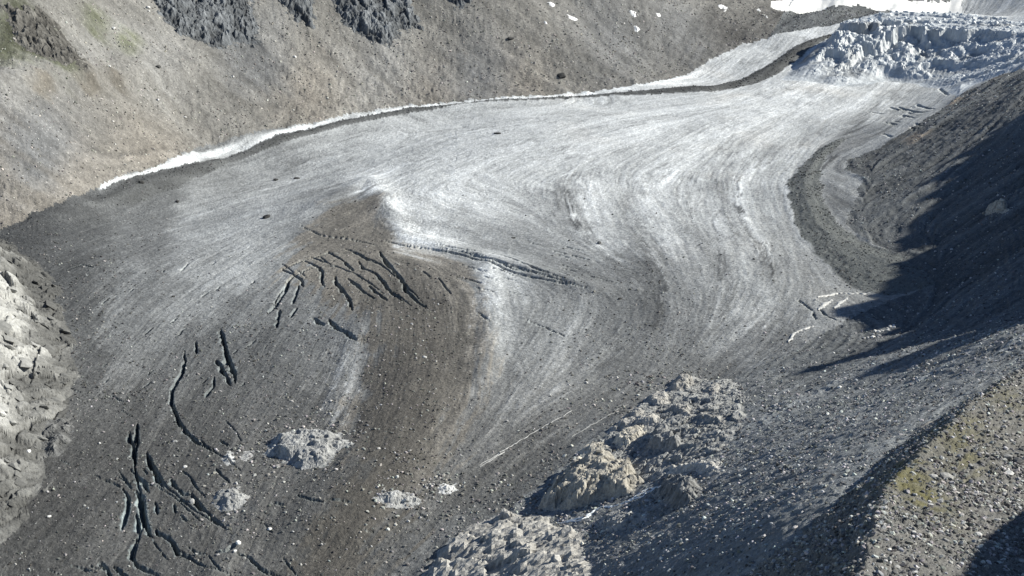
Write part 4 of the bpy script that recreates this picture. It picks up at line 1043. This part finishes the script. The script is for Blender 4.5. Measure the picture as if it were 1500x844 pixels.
def rubble(name, mask, n, rmin, rmax, tones, label, tint, powr=2.4, grow=0.5):
    w = (mask * INFR * CLUMP)[:-1, :-1] * CELL ** 0.75
    w = w.ravel() / w.sum()
    k = rng.choice(w.size, n, p=w)
    r_, c_ = np.unravel_index(k, CELL.shape)
    f1, f2 = rng.random(n), rng.random(n)
    x = GX[r_, c_] + f2 * (GX[r_, c_ + 1] - GX[r_, c_]); y = GY[r_, c_] + f1 * (GY[r_ + 1, c_] - GY[r_, c_])
    x = x * y / GY[r_, c_]
    z = sample(H, x, y)
    s = (rmin + (rmax - rmin) * rng.random(n) ** (powr * 2.6)) * (1 - grow + grow * y / 1000)
    sz = s[:, None] * rng.uniform(0.7, 1.25, (n, 3))
    rot = rng.uniform(0, 6.28, (n, 3)) * np.array([0.1, 0.1, 1])
    g = lin(rng.choice(tones, n) + rng.normal(0, 9, n))
    t = np.clip(g, 0.02, 0.8)[:, None] * np.array(tint) * rng.uniform(0.94, 1.06, (n, 3))
    org = np.array([x.mean(), y.mean(), z.mean()])
    me = bpy.data.meshes.new(name)
    me.vertices.add(n); me.vertices.foreach_set('co', (np.stack([x, y, z + 0.12 * s], 1) - org).astype(np.float32).ravel())
    for an, dt, ar in (('size', 'FLOAT_VECTOR', sz), ('turn', 'FLOAT_VECTOR', rot)):
        a = me.attributes.new(an, dt, 'POINT'); a.data.foreach_set('vector', ar.astype(np.float32).ravel())
    a = me.attributes.new('tone', 'FLOAT_COLOR', 'POINT'); a.data.foreach_set('color', np.concatenate([t, np.ones((n, 1))], 1).astype(np.float32).ravel())
    o = bpy.data.objects.new(name, me); o.location = org
    o.modifiers.new('stones', 'NODES').node_group = STONES
    return link(o, label, 'rubble', kind='stuff')
deb = smooth(140, 90, GREY)
rubble('glacier_rubble', (REG == 0) * (0.05 + deb) * smooth(1900, 900, GY), 34000, 0.14, 1.35, [78, 84, 90, 96, 104, 115, 135, 175], 'loose stones strewn over the dirty ice', (1.03, 1.0, 0.94))
rubble('hillside_rubble', (REG == 1) * 1.0, 30000, 0.28, 1.7, [115, 122, 130, 140, 155, 185], 'scree stones covering the left hillside', (1.06, 1.0, 0.9), grow=0.3)
rubble('slope_rubble', (REG == 2) * 1.0, 72000, 0.18, 1.35, [84, 92, 100, 110, 122, 145, 180], 'scree stones covering the right slope and apron', (1.0, 1.0, 0.98))
rubble('apron_rubble', (REG == 2) * smooth(1150, 850, GY), 26000, 0.2, 1.7, [100, 112, 125, 140, 160, 190], 'coarse pale blocks strewn over the apron below the foreground moraine', (1.0, 1.0, 0.97))
rubble('moraine_rubble', ((REG == 5) | (REG == 6)) * 1.0, 9000, 0.25, 1.2, [72, 80, 88, 96, 115], 'dark stones of the rubble ridges on the ice', (1.0, 1.0, 0.98))
near_out = np.zeros(H.shape)
for px_, py_, r_ in [(868, 720, 70), (745, 800, 100), (450, 660, 55), (337, 735, 35), (580, 735, 45), (985, 725, 45), (960, 620, 75), (1010, 690, 45), (900, 765, 50), (1000, 580, 55), (345, 672, 35), (655, 718, 25)]:
    near_out = np.maximum(near_out, spot(px_, py_, r_))
rubble('outcrop_rubble', near_out * (REG != 3), 16000, 0.2, 1.9, [95, 105, 118, 130, 145, 165, 190], 'broken stones lying around the bedrock outcrops', (1.03, 1.0, 0.93))
rubble('ridge_rubble', (REG == 3) * (1 - 0.93 * moss), 105000, 0.09, 1.25, [88, 98, 108, 120, 135, 155, 185], 'angular stones covering the foreground moraine', (1.02, 1.0, 0.95), grow=0.0)
